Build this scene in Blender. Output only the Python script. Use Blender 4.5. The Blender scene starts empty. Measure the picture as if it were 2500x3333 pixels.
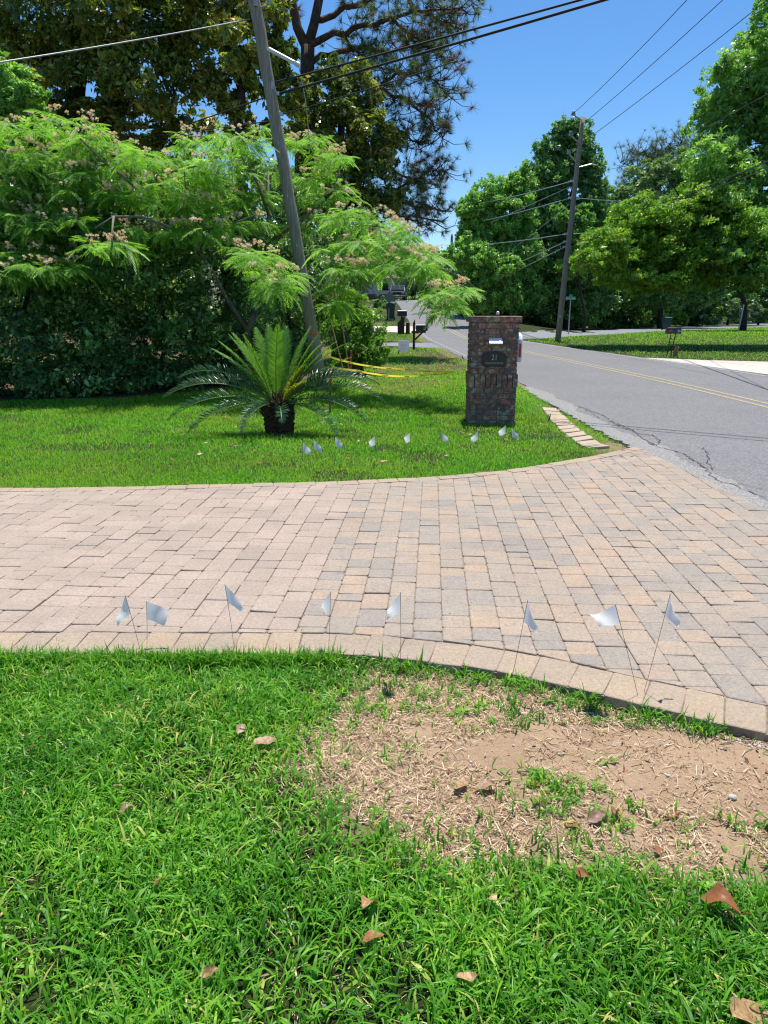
import bpy, math, random
import numpy as np
from mathutils import Vector, Matrix, Quaternion

random.seed(7)
RNG = np.random.default_rng(7)
R = math.radians
scene = bpy.context.scene
COL = scene.collection

# ------------------------------------------------------------------ camera, sky, sun, exposure
CAM_H, CAM_F, CAM_P = 1.6, 2320.0, R(15.7)       # eye height, focal length in photo pixels, pitch down
cam_data = bpy.data.cameras.new('camera')
cam_data.sensor_fit = 'AUTO'; cam_data.sensor_width = 36.0
cam_data.lens = CAM_F / 3333.0 * 36.0
cam_data.clip_start = 0.05; cam_data.clip_end = 3000
cam = bpy.data.objects.new('camera', cam_data); COL.objects.link(cam)
cam.location = (0, 0, CAM_H); cam.rotation_euler = (math.pi / 2 - CAM_P, 0, 0)
scene.camera = cam

SUN_EL, SUN_AZ = R(77), R(16)                     # azimuth from +Y towards +X
world = bpy.data.worlds.new('World'); scene.world = world; world.use_nodes = True
wn = world.node_tree; wn.nodes.clear()
sky = wn.nodes.new('ShaderNodeTexSky'); sky.sky_type = 'NISHITA'; sky.sun_disc = False
sky.sun_elevation = SUN_EL; sky.sun_rotation = SUN_AZ
sky.air_density = 0.95; sky.dust_density = 0.35; sky.ozone_density = 5.0; sky.altitude = 10
bg = wn.nodes.new('ShaderNodeBackground'); bg.inputs['Strength'].default_value = 0.116
wo = wn.nodes.new('ShaderNodeOutputWorld')
hsv = wn.nodes.new('ShaderNodeHueSaturation'); hsv.inputs['Saturation'].default_value = 1.22
wn.links.new(sky.outputs[0], hsv.inputs['Color']); wn.links.new(hsv.outputs[0], bg.inputs[0]); wn.links.new(bg.outputs[0], wo.inputs[0])
sun_data = bpy.data.lights.new('sun', 'SUN'); sun_data.energy = 4.6; sun_data.angle = R(0.55)
sun_data.color = (1.0, 0.955, 0.88)
sun = bpy.data.objects.new('sun', sun_data); COL.objects.link(sun)
SDIR = Vector((math.sin(SUN_AZ) * math.cos(SUN_EL), math.cos(SUN_AZ) * math.cos(SUN_EL), math.sin(SUN_EL)))
sun.location = SDIR * 60
sun.rotation_euler = SDIR.to_track_quat('Z', 'Y').to_euler()
vs = scene.view_settings
vs.view_transform = 'Standard'; vs.look = 'None'; vs.exposure = 0.50; vs.gamma = 1.0; vs.use_curve_mapping = False
scene.render.engine = 'CYCLES'
scene.cycles.use_denoising = True
scene.cycles.max_bounces = 7; scene.cycles.diffuse_bounces = 3; scene.cycles.transmission_bounces = 4
scene.cycles.transparent_max_bounces = 8
scene.cycles.filter_width = 1.2

# ------------------------------------------------------------------ terrain and photo-to-place helpers
def tz(x, y):
    """height of the land: level near the camera, the road climbs beyond 42 m"""
    y = np.asarray(y, float); x = np.asarray(x, float)
    t = np.clip((y - 42) / 55.0, 0, 1)
    s = np.clip((x - 8) / 9.0, 0, 1)
    return 3.1 * t * t * (3 - 2 * t) * (1 - s * s * (3 - 2 * s))
def tzf(x, y): return float(tz(x, y))
def ray(u, v):
    x = (u - 1250) / CAM_F; y = (1666.5 - v) / CAM_F
    return Vector((x, math.cos(CAM_P) + y * math.sin(CAM_P), -math.sin(CAM_P) + y * math.cos(CAM_P)))
def P(u, v, Y):
    """the point at distance Y (metres ahead) on the sight line of a photo pixel"""
    d = ray(u, v); t = Y / d.y
    return Vector((d.x * t, Y, CAM_H + d.z * t))
def G(u, v):
    """where that sight line meets the land"""
    d = ray(u, v); t = 0.5; prev = t
    while t < 400:
        p = Vector((0, 0, CAM_H)) + d * t
        if p.z <= tzf(p.x, p.y):
            a, b = prev, t
            for _ in range(30):
                m = (a + b) / 2; p = Vector((0, 0, CAM_H)) + d * m
                if p.z <= tzf(p.x, p.y): b = m
                else: a = m
            p = Vector((0, 0, CAM_H)) + d * b
            return Vector((p.x, p.y, tzf(p.x, p.y)))
        prev = t; t *= 1.03
    return Vector((0, 0, CAM_H)) + d * 120
def mpp(Y, v=1666):
    """metres for each photo pixel at distance Y"""
    d = ray(1250, v)
    return (Y / d.y) / CAM_F

# ------------------------------------------------------------------ object helpers
def tag(o, label=None, cat=None, group=None, kind=None):
    if label: o['label'] = label
    if cat: o['category'] = cat
    if group: o['group'] = group
    if kind: o['kind'] = kind
    return o
def empty(name, loc=(0, 0, 0), rz=0.0):
    o = bpy.data.objects.new(name, None); COL.objects.link(o)
    o.empty_display_size = 0.1; o.location = loc; o.rotation_euler = (0, 0, rz)
    return o
def thing(name, label, cat, loc=(0, 0, 0), rz=0.0, group=None):
    return tag(empty(name, loc, rz), label, cat, group)
def link(name, me, parent=None):
    o = bpy.data.objects.new(name, me); COL.objects.link(o)
    if parent is not None: o.parent = parent
    return o
def mk(name, verts, faces, mat, parent=None, smooth=False, rnd=None):
    me = bpy.data.meshes.new(name)
    me.from_pydata([tuple(v) for v in verts], [], [tuple(f) for f in faces])
    if mat: me.materials.append(mat)
    if smooth: me.polygons.foreach_set('use_smooth', [True] * len(me.polygons))
    if rnd is not None:
        a = me.attributes.new('rnd', 'FLOAT', 'POINT')
        a.data.foreach_set('value', np.broadcast_to(np.asarray(rnd, np.float32), (len(me.vertices),)).astype(np.float32))
    me.update()
    return link(name, me, parent)
def mk_np(name, V, F, mat, parent=None, rnd=None, smooth=False):
    """V (n,3) float array, F (m,k) int array of k-gons (or list of such arrays)"""
    me = bpy.data.meshes.new(name)
    Fs = F if isinstance(F, list) else [F]
    V = np.ascontiguousarray(V, np.float32)
    me.vertices.add(len(V)); me.vertices.foreach_set('co', V.ravel())
    idx = np.concatenate([f.ravel() for f in Fs]).astype(np.int32)
    tot = np.concatenate([np.full(len(f), f.shape[1]) for f in Fs]).astype(np.int32)
    start = np.concatenate([[0], np.cumsum(tot)[:-1]]).astype(np.int32)
    me.loops.add(len(idx)); me.loops.foreach_set('vertex_index', idx)
    me.polygons.add(len(tot)); me.polygons.foreach_set('loop_start', start); me.polygons.foreach_set('loop_total', tot)
    if smooth: me.polygons.foreach_set('use_smooth', np.ones(len(tot), bool))
    if rnd is not None:
        a = me.attributes.new('rnd', 'FLOAT', 'POINT')
        a.data.foreach_set('value', np.ascontiguousarray(rnd, np.float32))
    if mat: me.materials.append(mat)
    me.update(calc_edges=True); me.validate()
    return link(name, me, parent)
class MB:
    """collects boxes, tubes and sheets into one mesh"""
    def __init__(s): s.v = []; s.f = []
    def add(s, v, f):
        n = len(s.v); s.v += [tuple(p) for p in v]; s.f += [tuple(i + n for i in q) for q in f]; return s
    def box(s, c, d, rot=None):
        hx, hy, hz = d[0] / 2, d[1] / 2, d[2] / 2
        vs_ = [Vector((x, y, z)) for x in (-hx, hx) for y in (-hy, hy) for z in (-hz, hz)]
        if rot is not None: vs_ = [rot @ p for p in vs_]
        c = Vector(c)
        return s.add([p + c for p in vs_], [(0, 1, 3, 2), (4, 6, 7, 5), (0, 4, 5, 1), (2, 3, 7, 6), (0, 2, 6, 4), (1, 5, 7, 3)])
    def tube(s, pts, rad, n=8, cap=True):
        pts = [Vector(p) for p in pts]
        if not hasattr(rad, '__len__'): rad = [rad] * len(pts)
        rings = []; ref = None
        for i, p in enumerate(pts):
            t = (pts[min(i + 1, len(pts) - 1)] - pts[max(i - 1, 0)])
            if t.length < 1e-9: t = Vector((0, 0, 1))
            t.normalize()
            if ref is None:
                ref = t.orthogonal().normalized()
            ref = (ref - t * ref.dot(t))
            if ref.length < 1e-6: ref = t.orthogonal()
            ref.normalize(); b = t.cross(ref)
            rings.append([p + (ref * math.cos(2 * math.pi * k / n) + b * math.sin(2 * math.pi * k / n)) * rad[i] for k in range(n)])
        v = [p for r in rings for p in r]; f = []
        for i in range(len(rings) - 1):
            for k in range(n):
                a = i * n + k; b_ = i * n + (k + 1) % n
                f.append((a, b_, b_ + n, a + n))
        if cap:
            f.append(tuple(reversed(range(n)))); m = (len(rings) - 1) * n; f.append(tuple(range(m, m + n)))
        return s.add(v, f)
    def prism(s, outline, axis, a, b):
        """outline: list of 2D points; extruded between a and b along axis 0/1/2"""
        def p3(p, w):
            return {0: (w, p[0], p[1]), 1: (p[0], w, p[1]), 2: (p[0], p[1], w)}[axis]
        n = len(outline)
        v = [p3(p, a) for p in outline] + [p3(p, b) for p in outline]
        f = [tuple(reversed(range(n))), tuple(range(n, 2 * n))] + [(i, (i + 1) % n, (i + 1) % n + n, i + n) for i in range(n)]
        return s.add(v, f)
    def build(s, name, mat, parent=None, smooth=False):
        return mk(name, s.v, s.f, mat, parent, smooth)
def bevel(o, w=0.004, seg=1):
    m = o.modifiers.new('bevel', 'BEVEL'); m.width = w; m.segments = seg; m.limit_method = 'ANGLE'; m.angle_limit = R(35)
    return o
def shade_auto(o):
    o.data.polygons.foreach_set('use_smooth', [True] * len(o.data.polygons))
    o.data.update()
    return o
def text_mesh(name, s, size, mat, parent, loc, rot, extrude=0.0015, align='CENTER', sx=1.0):
    cu = bpy.data.curves.new(name + '_font', 'FONT'); cu.body = s; cu.size = size; cu.extrude = extrude
    cu.align_x = align; cu.align_y = 'CENTER'; cu.resolution_u = 2
    tmp = bpy.data.objects.new('tmp_text', cu); COL.objects.link(tmp)
    dg = bpy.context.evaluated_depsgraph_get()
    me = bpy.data.meshes.new_from_object(tmp.evaluated_get(dg)); me.name = name
    bpy.data.objects.remove(tmp)
    me.materials.clear(); me.materials.append(mat)
    o = link(name, me, parent); o.location = loc; o.rotation_euler = rot; o.scale = (sx, 1, 1)
    return o

# ------------------------------------------------------------------ materials
class NT:
    def __init__(s, name):
        s.m = bpy.data.materials.new(name); s.m.use_nodes = True; s.t = s.m.node_tree; s.t.nodes.clear()
        s.out = s.t.nodes.new('ShaderNodeOutputMaterial')
    def n(s, typ, **kw):
        nd = s.t.nodes.new(typ)
        for k, v in kw.items():
            if k == 'inp':
                for a, b in v.items(): nd.inputs[a].default_value = b
            else: setattr(nd, k, v)
        return nd
    def l(s, a, b): s.t.links.new(a, b); return s
    def ramp(s, fac, stops, interp='LINEAR'):
        r = s.n('ShaderNodeValToRGB'); r.color_ramp.interpolation = interp
        els = r.color_ramp.elements
        while len(els) < len(stops): els.new(0.5)
        for e, (p, c) in zip(els, stops): e.position = p; e.color = (*c, 1) if len(c) == 3 else c
        s.l(fac, r.inputs[0]); return r.outputs[0]
    def noise(s, vec, scale, detail=4, rough=0.55, w=None):
        nd = s.n('ShaderNodeTexNoise', inp={'Scale': scale, 'Detail': detail, 'Roughness': rough})
        if vec is not None: s.l(vec, nd.inputs['Vector'])
        return nd.outputs['Fac']
    def mix(s, fac, a, b, mode='MIX'):
        nd = s.n('ShaderNodeMix', data_type='RGBA', blend_type=mode)
        for sock, val in ((nd.inputs[0], fac), (nd.inputs[6], a), (nd.inputs[7], b)):
            if isinstance(val, (int, float)): sock.default_value = val
            elif isinstance(val, tuple): sock.default_value = (*val, 1)
            else: s.l(val, sock)
        return nd.outputs[2]
    def attr(s, name): return s.n('ShaderNodeAttribute', attribute_name=name).outputs['Fac']
    def obj(s): return s.n('ShaderNodeTexCoord').outputs['Object']
    def pos(s): return s.n('ShaderNodeNewGeometry').outputs['Position']
    def rand(s): return s.n('ShaderNodeObjectInfo').outputs['Random']
    def bump(s, h, strength=0.4, dist=0.01):
        b = s.n('ShaderNodeBump', inp={'Strength': strength, 'Distance': dist}); s.l(h, b.inputs['Height']); return b.outputs[0]
    def principled(s, col, rough=0.7, metal=0.0, normal=None, spec=0.5):
        p = s.n('ShaderNodeBsdfPrincipled', inp={'Metallic': metal, 'Specular IOR Level': spec})
        for sock, val in ((p.inputs['Base Color'], col), (p.inputs['Roughness'], rough)):
            if isinstance(val, tuple): sock.default_value = (*val, 1)
            elif isinstance(val, (int, float)): sock.default_value = val
            else: s.l(val, sock)
        if normal is not None: s.l(normal, p.inputs['Normal'])
        return p.outputs[0]
    def done(s, shader): s.l(shader, s.out.inputs[0]); return s.m
def plain(name, col, rough=0.6, metal=0.0, var=0.12, scale=6, bump=0.0, spec=0.5):
    k = NT(name); o = k.obj(); nz = k.noise(o, scale, 5)
    dark = tuple(c * (1 - var) for c in col); light = tuple(min(1, c * (1 + var)) for c in col)
    c = k.ramp(nz, [(0.3, dark), (0.7, light)])
    nm = k.bump(k.noise(o, scale * 8, 4), bump, 0.004) if bump else None
    return k.done(k.principled(c, rough, metal, nm, spec))
def leaf_mat(name, stops, transl=0.35, rough=0.42, spec=0.45, tcol=1.5, patch=None):
    k = NT(name); a = k.attr('rnd'); c = k.ramp(a, stops)
    if patch:
        c = k.mix(k.ramp(k.noise(k.pos(), patch[0], 3), [(0.42, (0, 0, 0)), (0.62, (1, 1, 1))]), c, k.mix(0.6, c, patch[1], 'MIX'))
    p = k.principled(c, rough, 0, None, spec)
    t = k.n('ShaderNodeBsdfTranslucent')
    tc = k.mix(1.0, c, (tcol, tcol * 1.05, tcol * 0.45), 'MULTIPLY'); k.l(tc, t.inputs[0])
    m = k.n('ShaderNodeMixShader'); m.inputs[0].default_value = transl
    k.l(p, m.inputs[1]); k.l(t.outputs[0], m.inputs[2])
    return k.done(m.outputs[0])

def m_ground():
    k = NT('ground_soil'); p = k.pos()
    n1 = k.noise(p, 3.2, 6, 0.6); n2 = k.noise(p, 38, 6, 0.65); n3 = k.noise(p, 240, 3, 0.6)
    sand = k.ramp(n1, [(0.30, (0.27, 0.165, 0.085)), (0.5, (0.40, 0.265, 0.150)), (0.72, (0.50, 0.36, 0.225))])
    sand = k.mix(k.ramp(n2, [(0.36, (1, 1, 1)), (0.46, (0, 0, 0))]), sand, (0.22, 0.125, 0.07))
    sand = k.mix(0.5, sand, k.ramp(n3, [(0.3, (0.18, 0.11, 0.065)), (0.7, (0.60, 0.45, 0.31))]))
    turf = k.ramp(k.noise(p, 55, 5, 0.7), [(0.30, (0.016, 0.024, 0.007)), (0.55, (0.036, 0.046, 0.014)), (0.78, (0.10, 0.085, 0.035))])
    lit = k.ramp(k.noise(p, 30, 5, 0.7), [(0.3, (0.05, 0.035, 0.02)), (0.52, (0.13, 0.085, 0.05)), (0.75, (0.33, 0.23, 0.15))])
    c = k.mix(k.attr('bare'), turf, sand); c = k.mix(k.attr('litter'), c, lit)
    h = k.n('ShaderNodeMath', operation='ADD'); k.l(n2, h.inputs[0]); k.l(n3, h.inputs[1])
    return k.done(k.principled(c, 0.95, 0, k.bump(h.outputs[0], 0.7, 0.012), 0.15))
def m_asphalt(name, c0, c1, speck=0.35):
    k = NT(name); p = k.pos()
    big = k.noise(p, 0.35, 4, 0.6); mid = k.noise(p, 7, 4); fine = k.noise(p, 60, 3, 0.85)
    c = k.ramp(big, [(0.3, c0), (0.7, c1)])
    c = k.mix(0.35, c, k.ramp(mid, [(0.3, tuple(x * 0.75 for x in c0)), (0.7, tuple(min(1, x * 1.2) for x in c1))]))
    c = k.mix(speck, c, k.ramp(fine, [(0.35, tuple(x * 0.25 for x in c0)), (0.5, c1), (0.66, tuple(min(1, x * 2.3) for x in c1))]))
    return k.done(k.principled(c, 0.88, 0, k.bump(fine, 0.55, 0.006), 0.3))
def m_paver(name, stops, mott=0.35, stain=0.25):
    k = NT(name); p = k.pos(); a = k.attr('rnd')
    c = k.ramp(a, stops)
    mo = k.noise(p, 13, 5, 0.7); fi = k.noise(p, 260, 3, 0.75)
    hue = k.ramp(mo, [(0.32, (0.15, 0.15, 0.155)), (0.5, (0.36, 0.30, 0.245)), (0.68, (0.47, 0.32, 0.205))])
    c = k.mix(mott, c, hue)
    c = k.mix(0.30, c, k.ramp(fi, [(0.36, (0.09, 0.08, 0.07)), (0.5, (0.38, 0.32, 0.265)), (0.66, (0.72, 0.64, 0.55))]))
    c = k.mix(0.55, c, k.ramp(k.noise(p, 55, 4, 0.75), [(0.33, (0.30, 0.30, 0.30)), (0.5, (0.5, 0.5, 0.5)), (0.7, (0.68, 0.67, 0.65))]), 'OVERLAY')
    st = k.ramp(k.noise(p, 1.6, 6, 0.65), [(0.40, (1, 1, 1)), (0.72, (0, 0, 0))])
    c = k.mix(st, c, k.mix(stain, c, (0.20, 0.175, 0.15)))
    mp = k.n('ShaderNodeMapping'); mp.inputs['Scale'].default_value = (0.55, 2.2, 1.0); k.l(p, mp.inputs[0])
    ty = k.ramp(k.noise(mp.outputs[0], 1.3, 5, 0.6), [(0.52, (0, 0, 0)), (0.70, (1, 1, 1))])
    c = k.mix(ty, c, k.mix(0.15, c, (0.10, 0.09, 0.08)))
    dr = k.ramp(k.noise(p, 7.5, 4, 0.6), [(0.70, (0, 0, 0)), (0.76, (1, 1, 1))])
    c = k.mix(dr, c, k.mix(0.35, c, (0.12, 0.10, 0.085)))
    return k.done(k.principled(c, 0.88, 0, k.bump(fi, 0.55, 0.004), 0.25))
def m_brick():
    k = NT('clinker_brick'); o = k.pos(); r = k.rand()
    base = k.ramp(r, [(0.0, (0.21, 0.105, 0.078)), (0.25, (0.36, 0.145, 0.090)), (0.5, (0.25, 0.14, 0.105)),
                      (0.72, (0.40, 0.175, 0.105)), (0.9, (0.36, 0.27, 0.18)), (1.0, (0.17, 0.12, 0.11))])
    nz = k.noise(o, 17, 6, 0.7)
    c = k.mix(k.ramp(nz, [(0.40, (1, 1, 1)), (0.50, (0, 0, 0))]), base, (0.11, 0.085, 0.078))
    c = k.mix(k.ramp(nz, [(0.555, (0, 0, 0)), (0.61, (1, 1, 1))]), c, (0.46, 0.39, 0.28))
    c = k.mix(k.ramp(k.noise(o, 33, 4, 0.7), [(0.60, (0, 0, 0)), (0.66, (0.8, 0.8, 0.8))]), c, (0.36, 0.12, 0.06))
    return k.done(k.principled(c, 0.88, 0, k.bump(k.noise(o, 90, 5, 0.7), 0.7, 0.006), 0.25))
def m_bark(name, c0, c1, sx=9, sz=1.2, bump=0.7, dist=0.02):
    k = NT(name); mp = k.n('ShaderNodeMapping'); mp.inputs['Scale'].default_value = (sx, sx, sz); k.l(k.obj(), mp.inputs[0])
    nz = k.noise(mp.outputs[0], 2.0, 7, 0.68)
    c = k.ramp(nz, [(0.30, c0), (0.68, c1)])
    return k.done(k.principled(c, 0.92, 0, k.bump(nz, bump, dist), 0.2))
M = {}
M['ground'] = m_ground()
M['asphalt'] = m_asphalt('worn_asphalt', (0.112, 0.110, 0.111), (0.189, 0.184, 0.180), 0.5)
M['asphalt_side'] = m_asphalt('side_asphalt', (0.16, 0.165, 0.175), (0.22, 0.225, 0.235))
M['rubble'] = m_asphalt('old_edge_asphalt', (0.16, 0.155, 0.148), (0.25, 0.24, 0.225), 0.6)
M['concrete'] = m_asphalt('pale_concrete', (0.42, 0.375, 0.32), (0.55, 0.50, 0.43), 0.12)
M['crack'] = plain('crack_dark', (0.075, 0.072, 0.068), 0.95, var=0.4, scale=30)
M['sandjoint'] = plain('joint_sand', (0.21, 0.165, 0.12), 0.95, var=0.45, scale=40)
M['yellow'] = plain('faded_yellow_paint', (0.33, 0.265, 0.155), 0.8, var=0.45, scale=14)
M['white_line'] = plain('faded_white_paint', (0.30, 0.30, 0.295), 0.8, var=0.35, scale=12)
M['paver_mix'] = m_paver('mixed_paver', [(0.0, (0.229, 0.213, 0.188)), (0.22, (0.326, 0.277, 0.216)), (0.45, (0.428, 0.306, 0.199)),
                                         (0.7, (0.357, 0.286, 0.213)), (0.88, (0.499, 0.311, 0.171)), (1.0, (0.244, 0.227, 0.208))], 0.38)
M['paver_pink'] = m_paver('pinkish_paver', [(0.0, (0.391, 0.292, 0.229)), (0.5, (0.454, 0.333, 0.255)), (1.0, (0.487, 0.368, 0.287))], 0.12, 0.35)
M['paver_edge'] = m_paver('tan_edge_paver', [(0.0, (0.357, 0.270, 0.177)), (0.5, (0.462, 0.320, 0.181)), (1.0, (0.399, 0.296, 0.191))], 0.22)
M['flag_stone'] = m_paver('sandstone_slab', [(0.0, (0.50, 0.38, 0.25)), (1.0, (0.58, 0.44, 0.30))], 0.15)
M['brick'] = m_brick()
M['mortar'] = plain('grey_mortar', (0.22, 0.205, 0.18), 0.95, var=0.25, scale=30, bump=0.4)
M['pole_wood'] = m_bark('weathered_pole_wood', (0.150, 0.116, 0.088), (0.421, 0.351, 0.281), 26, 0.9, 0.55, 0.01)
M['bark_dark'] = m_bark('dark_bark', (0.022, 0.017, 0.013), (0.085, 0.066, 0.052))
M['bark_pine'] = m_bark('pine_bark', (0.03, 0.02, 0.016), (0.14, 0.088, 0.062), 5, 1.6)
M['bark_grey'] = m_bark('grey_bark', (0.10, 0.085, 0.07), (0.26, 0.23, 0.19), 12, 2)
M['bamboo'] = plain('old_bamboo', (0.36, 0.235, 0.09), 0.55, var=0.3, scale=14)
M['stake_wood'] = plain('stake_wood', (0.22, 0.13, 0.06), 0.8, var=0.3, scale=20)
M['dark_wood'] = plain('dark_stained_wood', (0.045, 0.026, 0.017), 0.75, var=0.4, scale=18, bump=0.3)
M['stump_wood'] = plain('cut_post_wood', (0.27, 0.13, 0.065), 0.85, var=0.3, scale=16, bump=0.3)
M['white'] = plain('white_paint', (0.78, 0.78, 0.78), 0.45, var=0.05)
M['white_pvc'] = plain('white_plastic_pipe', (0.70, 0.72, 0.75), 0.4, var=0.06)
M['porcelain'] = plain('grey_porcelain', (0.42, 0.45, 0.5), 0.25, var=0.1)
M['steel'] = plain('galvanised_steel', (0.42, 0.44, 0.45), 0.42, 0.7, var=0.2, scale=12)
M['wire_black'] = plain('black_cable', (0.012, 0.012, 0.013), 0.6)
M['wire_grey'] = plain('bare_aluminium_wire', (0.36, 0.36, 0.36), 0.45, 0.4)
M['black'] = plain('black_enamel', (0.014, 0.014, 0.015), 0.38, var=0.2)
M['black_matt'] = plain('black_matt', (0.018, 0.018, 0.018), 0.7)
M['gold'] = plain('pale_gold_lettering', (0.46, 0.41, 0.30), 0.5, 0.0, var=0.1)
M['red'] = plain('red_paint', (0.52, 0.022, 0.016), 0.4, var=0.1)
M['orange'] = plain('orange_marking_paint', (0.75, 0.13, 0.03), 0.7, var=0.2)
M['pink_tape'] = plain('pink_ribbon', (0.80, 0.07, 0.13), 0.6, var=0.1)
M['yellow_tape'] = plain('yellow_barrier_tape', (0.88, 0.68, 0.03), 0.4, var=0.06)
M['tape_black'] = plain('tape_print', (0.03, 0.03, 0.02), 0.5)
M['sign_green'] = plain('street_sign_green', (0.03, 0.33, 0.18), 0.4, var=0.1)
M['bin_green'] = plain('bin_green', (0.01, 0.055, 0.045), 0.5, var=0.15)
M['ink'] = plain('marker_ink', (0.16, 0.19, 0.30), 0.8)
M['glass'] = plain('dark_window_glass', (0.02, 0.028, 0.035), 0.03, var=0.1)
M['chrome'] = plain('chrome_trim', (0.55, 0.55, 0.55), 0.2, 0.9)
M['rubber'] = plain('tyre_rubber', (0.015, 0.015, 0.015), 0.85)
M['car'] = plain('black_car_paint', (0.010, 0.012, 0.018), 0.12, var=0.1, spec=0.4)
M['grey_panel'] = plain('grey_panel', (0.15, 0.155, 0.16), 0.5, var=0.1)
M['house_wall'] = plain('white_house_wall', (0.60, 0.56, 0.52), 0.8, var=0.06)
M['house_roof'] = plain('brown_shingle_roof', (0.20, 0.14, 0.11), 0.9, var=0.25, scale=4)
M['house_brick'] = plain('house_brick', (0.22, 0.10, 0.07), 0.9, var=0.25, scale=10)
M['caudex'] = m_bark('cycad_trunk', (0.016, 0.010, 0.007), (0.10, 0.052, 0.028), 14, 9, 0.9, 0.02)
M['dry_leaf'] = leaf_mat('dry_leaf', [(0.0, (0.30, 0.085, 0.025)), (0.35, (0.36, 0.16, 0.06)), (0.65, (0.56, 0.36, 0.18)), (0.85, (0.30, 0.18, 0.14)), (1.0, (0.62, 0.46, 0.27))], 0.15, 0.5, 0.4, patch=(95, (0.16, 0.075, 0.035)))
def flag_mat(name, col, tr):
    k = NT(name); p = k.principled(col, 0.65, 0, None, 0.15); t = k.n('ShaderNodeBsdfTranslucent'); t.inputs[0].default_value = (*col, 1)
    m = k.n('ShaderNodeMixShader'); m.inputs[0].default_value = tr; k.l(p, m.inputs[1]); k.l(t.outputs[0], m.inputs[2]); return k.done(m.outputs[0])
M['flag_white'] = flag_mat('white_flag_plastic', (0.84, 0.85, 0.88), 0.5)
M['flag_green'] = flag_mat('green_flag_plastic', (0.02, 0.20, 0.12), 0.3)
M['flag_orange'] = flag_mat('orange_flag_plastic', (0.85, 0.16, 0.03), 0.35)
M['grass_near'] = leaf_mat('lawn_blade', [(0.0, (0.043, 0.156, 0.014)), (0.3, (0.085, 0.266, 0.019)), (0.6, (0.146, 0.376, 0.026)),
                                          (0.86, (0.248, 0.481, 0.041)), (0.93, (0.388, 0.494, 0.091)), (1.0, (0.631, 0.520, 0.172))], 0.36, 0.42, 0.28, 1.6)
M['grass_far'] = leaf_mat('far_lawn_blade', [(0.0, (0.064, 0.230, 0.014)), (0.4, (0.122, 0.373, 0.022)), (0.8, (0.196, 0.472, 0.031)),
                                             (0.92, (0.317, 0.472, 0.073)), (1.0, (0.508, 0.472, 0.193))], 0.45, 0.5, 0.15, 1.6, patch=(0.5, (0.265, 0.397, 0.048)))
M['straw'] = leaf_mat('dry_straw', [(0.0, (0.179, 0.112, 0.067)), (0.3, (0.370, 0.246, 0.146)), (0.65, (0.582, 0.426, 0.258)), (1.0, (0.806, 0.638, 0.437))], 0.12, 0.6, 0.3, 1.1)
def greens(name, d, m, l, extra=None, **kw):
    st = [(0.0, d), (0.5, m), (0.9, l)] + ([(1.0, extra)] if extra else [(1.0, l)])
    return leaf_mat(name, st, **kw)
M['lf_magnolia'] = greens('glossy_dark_leaf', (0.054, 0.092, 0.019), (0.142, 0.203, 0.038), (0.405, 0.472, 0.081), (0.608, 0.378, 0.108), transl=0.30, rough=0.30, spec=0.6)
M['lf_mimosa'] = greens('feathery_leaf', (0.095, 0.224, 0.036), (0.179, 0.383, 0.062), (0.302, 0.534, 0.091), transl=0.50, rough=0.5, spec=0.35, tcol=1.55)
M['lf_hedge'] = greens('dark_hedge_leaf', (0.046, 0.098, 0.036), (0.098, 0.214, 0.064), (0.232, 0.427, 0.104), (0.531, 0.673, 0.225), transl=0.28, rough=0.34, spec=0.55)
M['lf_bright'] = greens('bright_shrub_leaf', (0.060, 0.156, 0.022), (0.126, 0.282, 0.034), (0.258, 0.420, 0.060), transl=0.40, rough=0.38)
M['lf_oak'] = greens('oak_leaf', (0.095, 0.210, 0.053), (0.198, 0.391, 0.086), (0.369, 0.615, 0.129), transl=0.34, rough=0.42)  # lightened and less saturated: distance haze is put into the leaf colour
M['lf_oak_bright'] = greens('sunny_oak_leaf', (0.089, 0.204, 0.023), (0.178, 0.350, 0.038), (0.283, 0.467, 0.059), (0.416, 0.453, 0.065), transl=0.42, rough=0.42)
M['lf_deep'] = greens('deep_green_leaf', (0.064, 0.152, 0.052), (0.146, 0.299, 0.084), (0.297, 0.502, 0.131), transl=0.30, rough=0.42)  # paler, greyer greens with distance haze mixed into the colour
M['lf_grey'] = greens('grey_green_leaf', (0.109, 0.185, 0.076), (0.206, 0.326, 0.119), (0.347, 0.479, 0.195), transl=0.3, rough=0.5)
M['lf_pale'] = greens('variegated_leaf', (0.05, 0.11, 0.04), (0.14, 0.22, 0.10), (0.40, 0.48, 0.34), transl=0.3, rough=0.4)
M['needle'] = greens('pine_needle', (0.061, 0.101, 0.030), (0.115, 0.176, 0.054), (0.203, 0.257, 0.088), transl=0.25, rough=0.45)
M['needle_dead'] = greens('dead_needle', (0.078, 0.036, 0.018), (0.169, 0.075, 0.036), (0.286, 0.143, 0.065), transl=0.2, rough=0.6)
M['lf_sago'] = greens('cycad_old_leaflet', (0.020, 0.067, 0.032), (0.039, 0.113, 0.049), (0.067, 0.167, 0.067), transl=0.14, rough=0.36, spec=0.55)
M['lf_sago_new'] = greens('cycad_new_leaflet', (0.074, 0.203, 0.019), (0.121, 0.284, 0.027), (0.209, 0.365, 0.041), transl=0.36, rough=0.34)
M['lf_sago_yellow'] = greens('cycad_yellowed_leaflet', (0.122, 0.190, 0.016), (0.238, 0.285, 0.027), (0.317, 0.237, 0.045), transl=0.36, rough=0.4)
M['rachis'] = plain('frond_rib', (0.16, 0.22, 0.04), 0.4, var=0.15)
M['blossom'] = greens('pink_blossom', (0.80, 0.46, 0.38), (0.86, 0.64, 0.50), (0.88, 0.76, 0.58), transl=0.3, rough=0.8, tcol=1.1)
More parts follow.
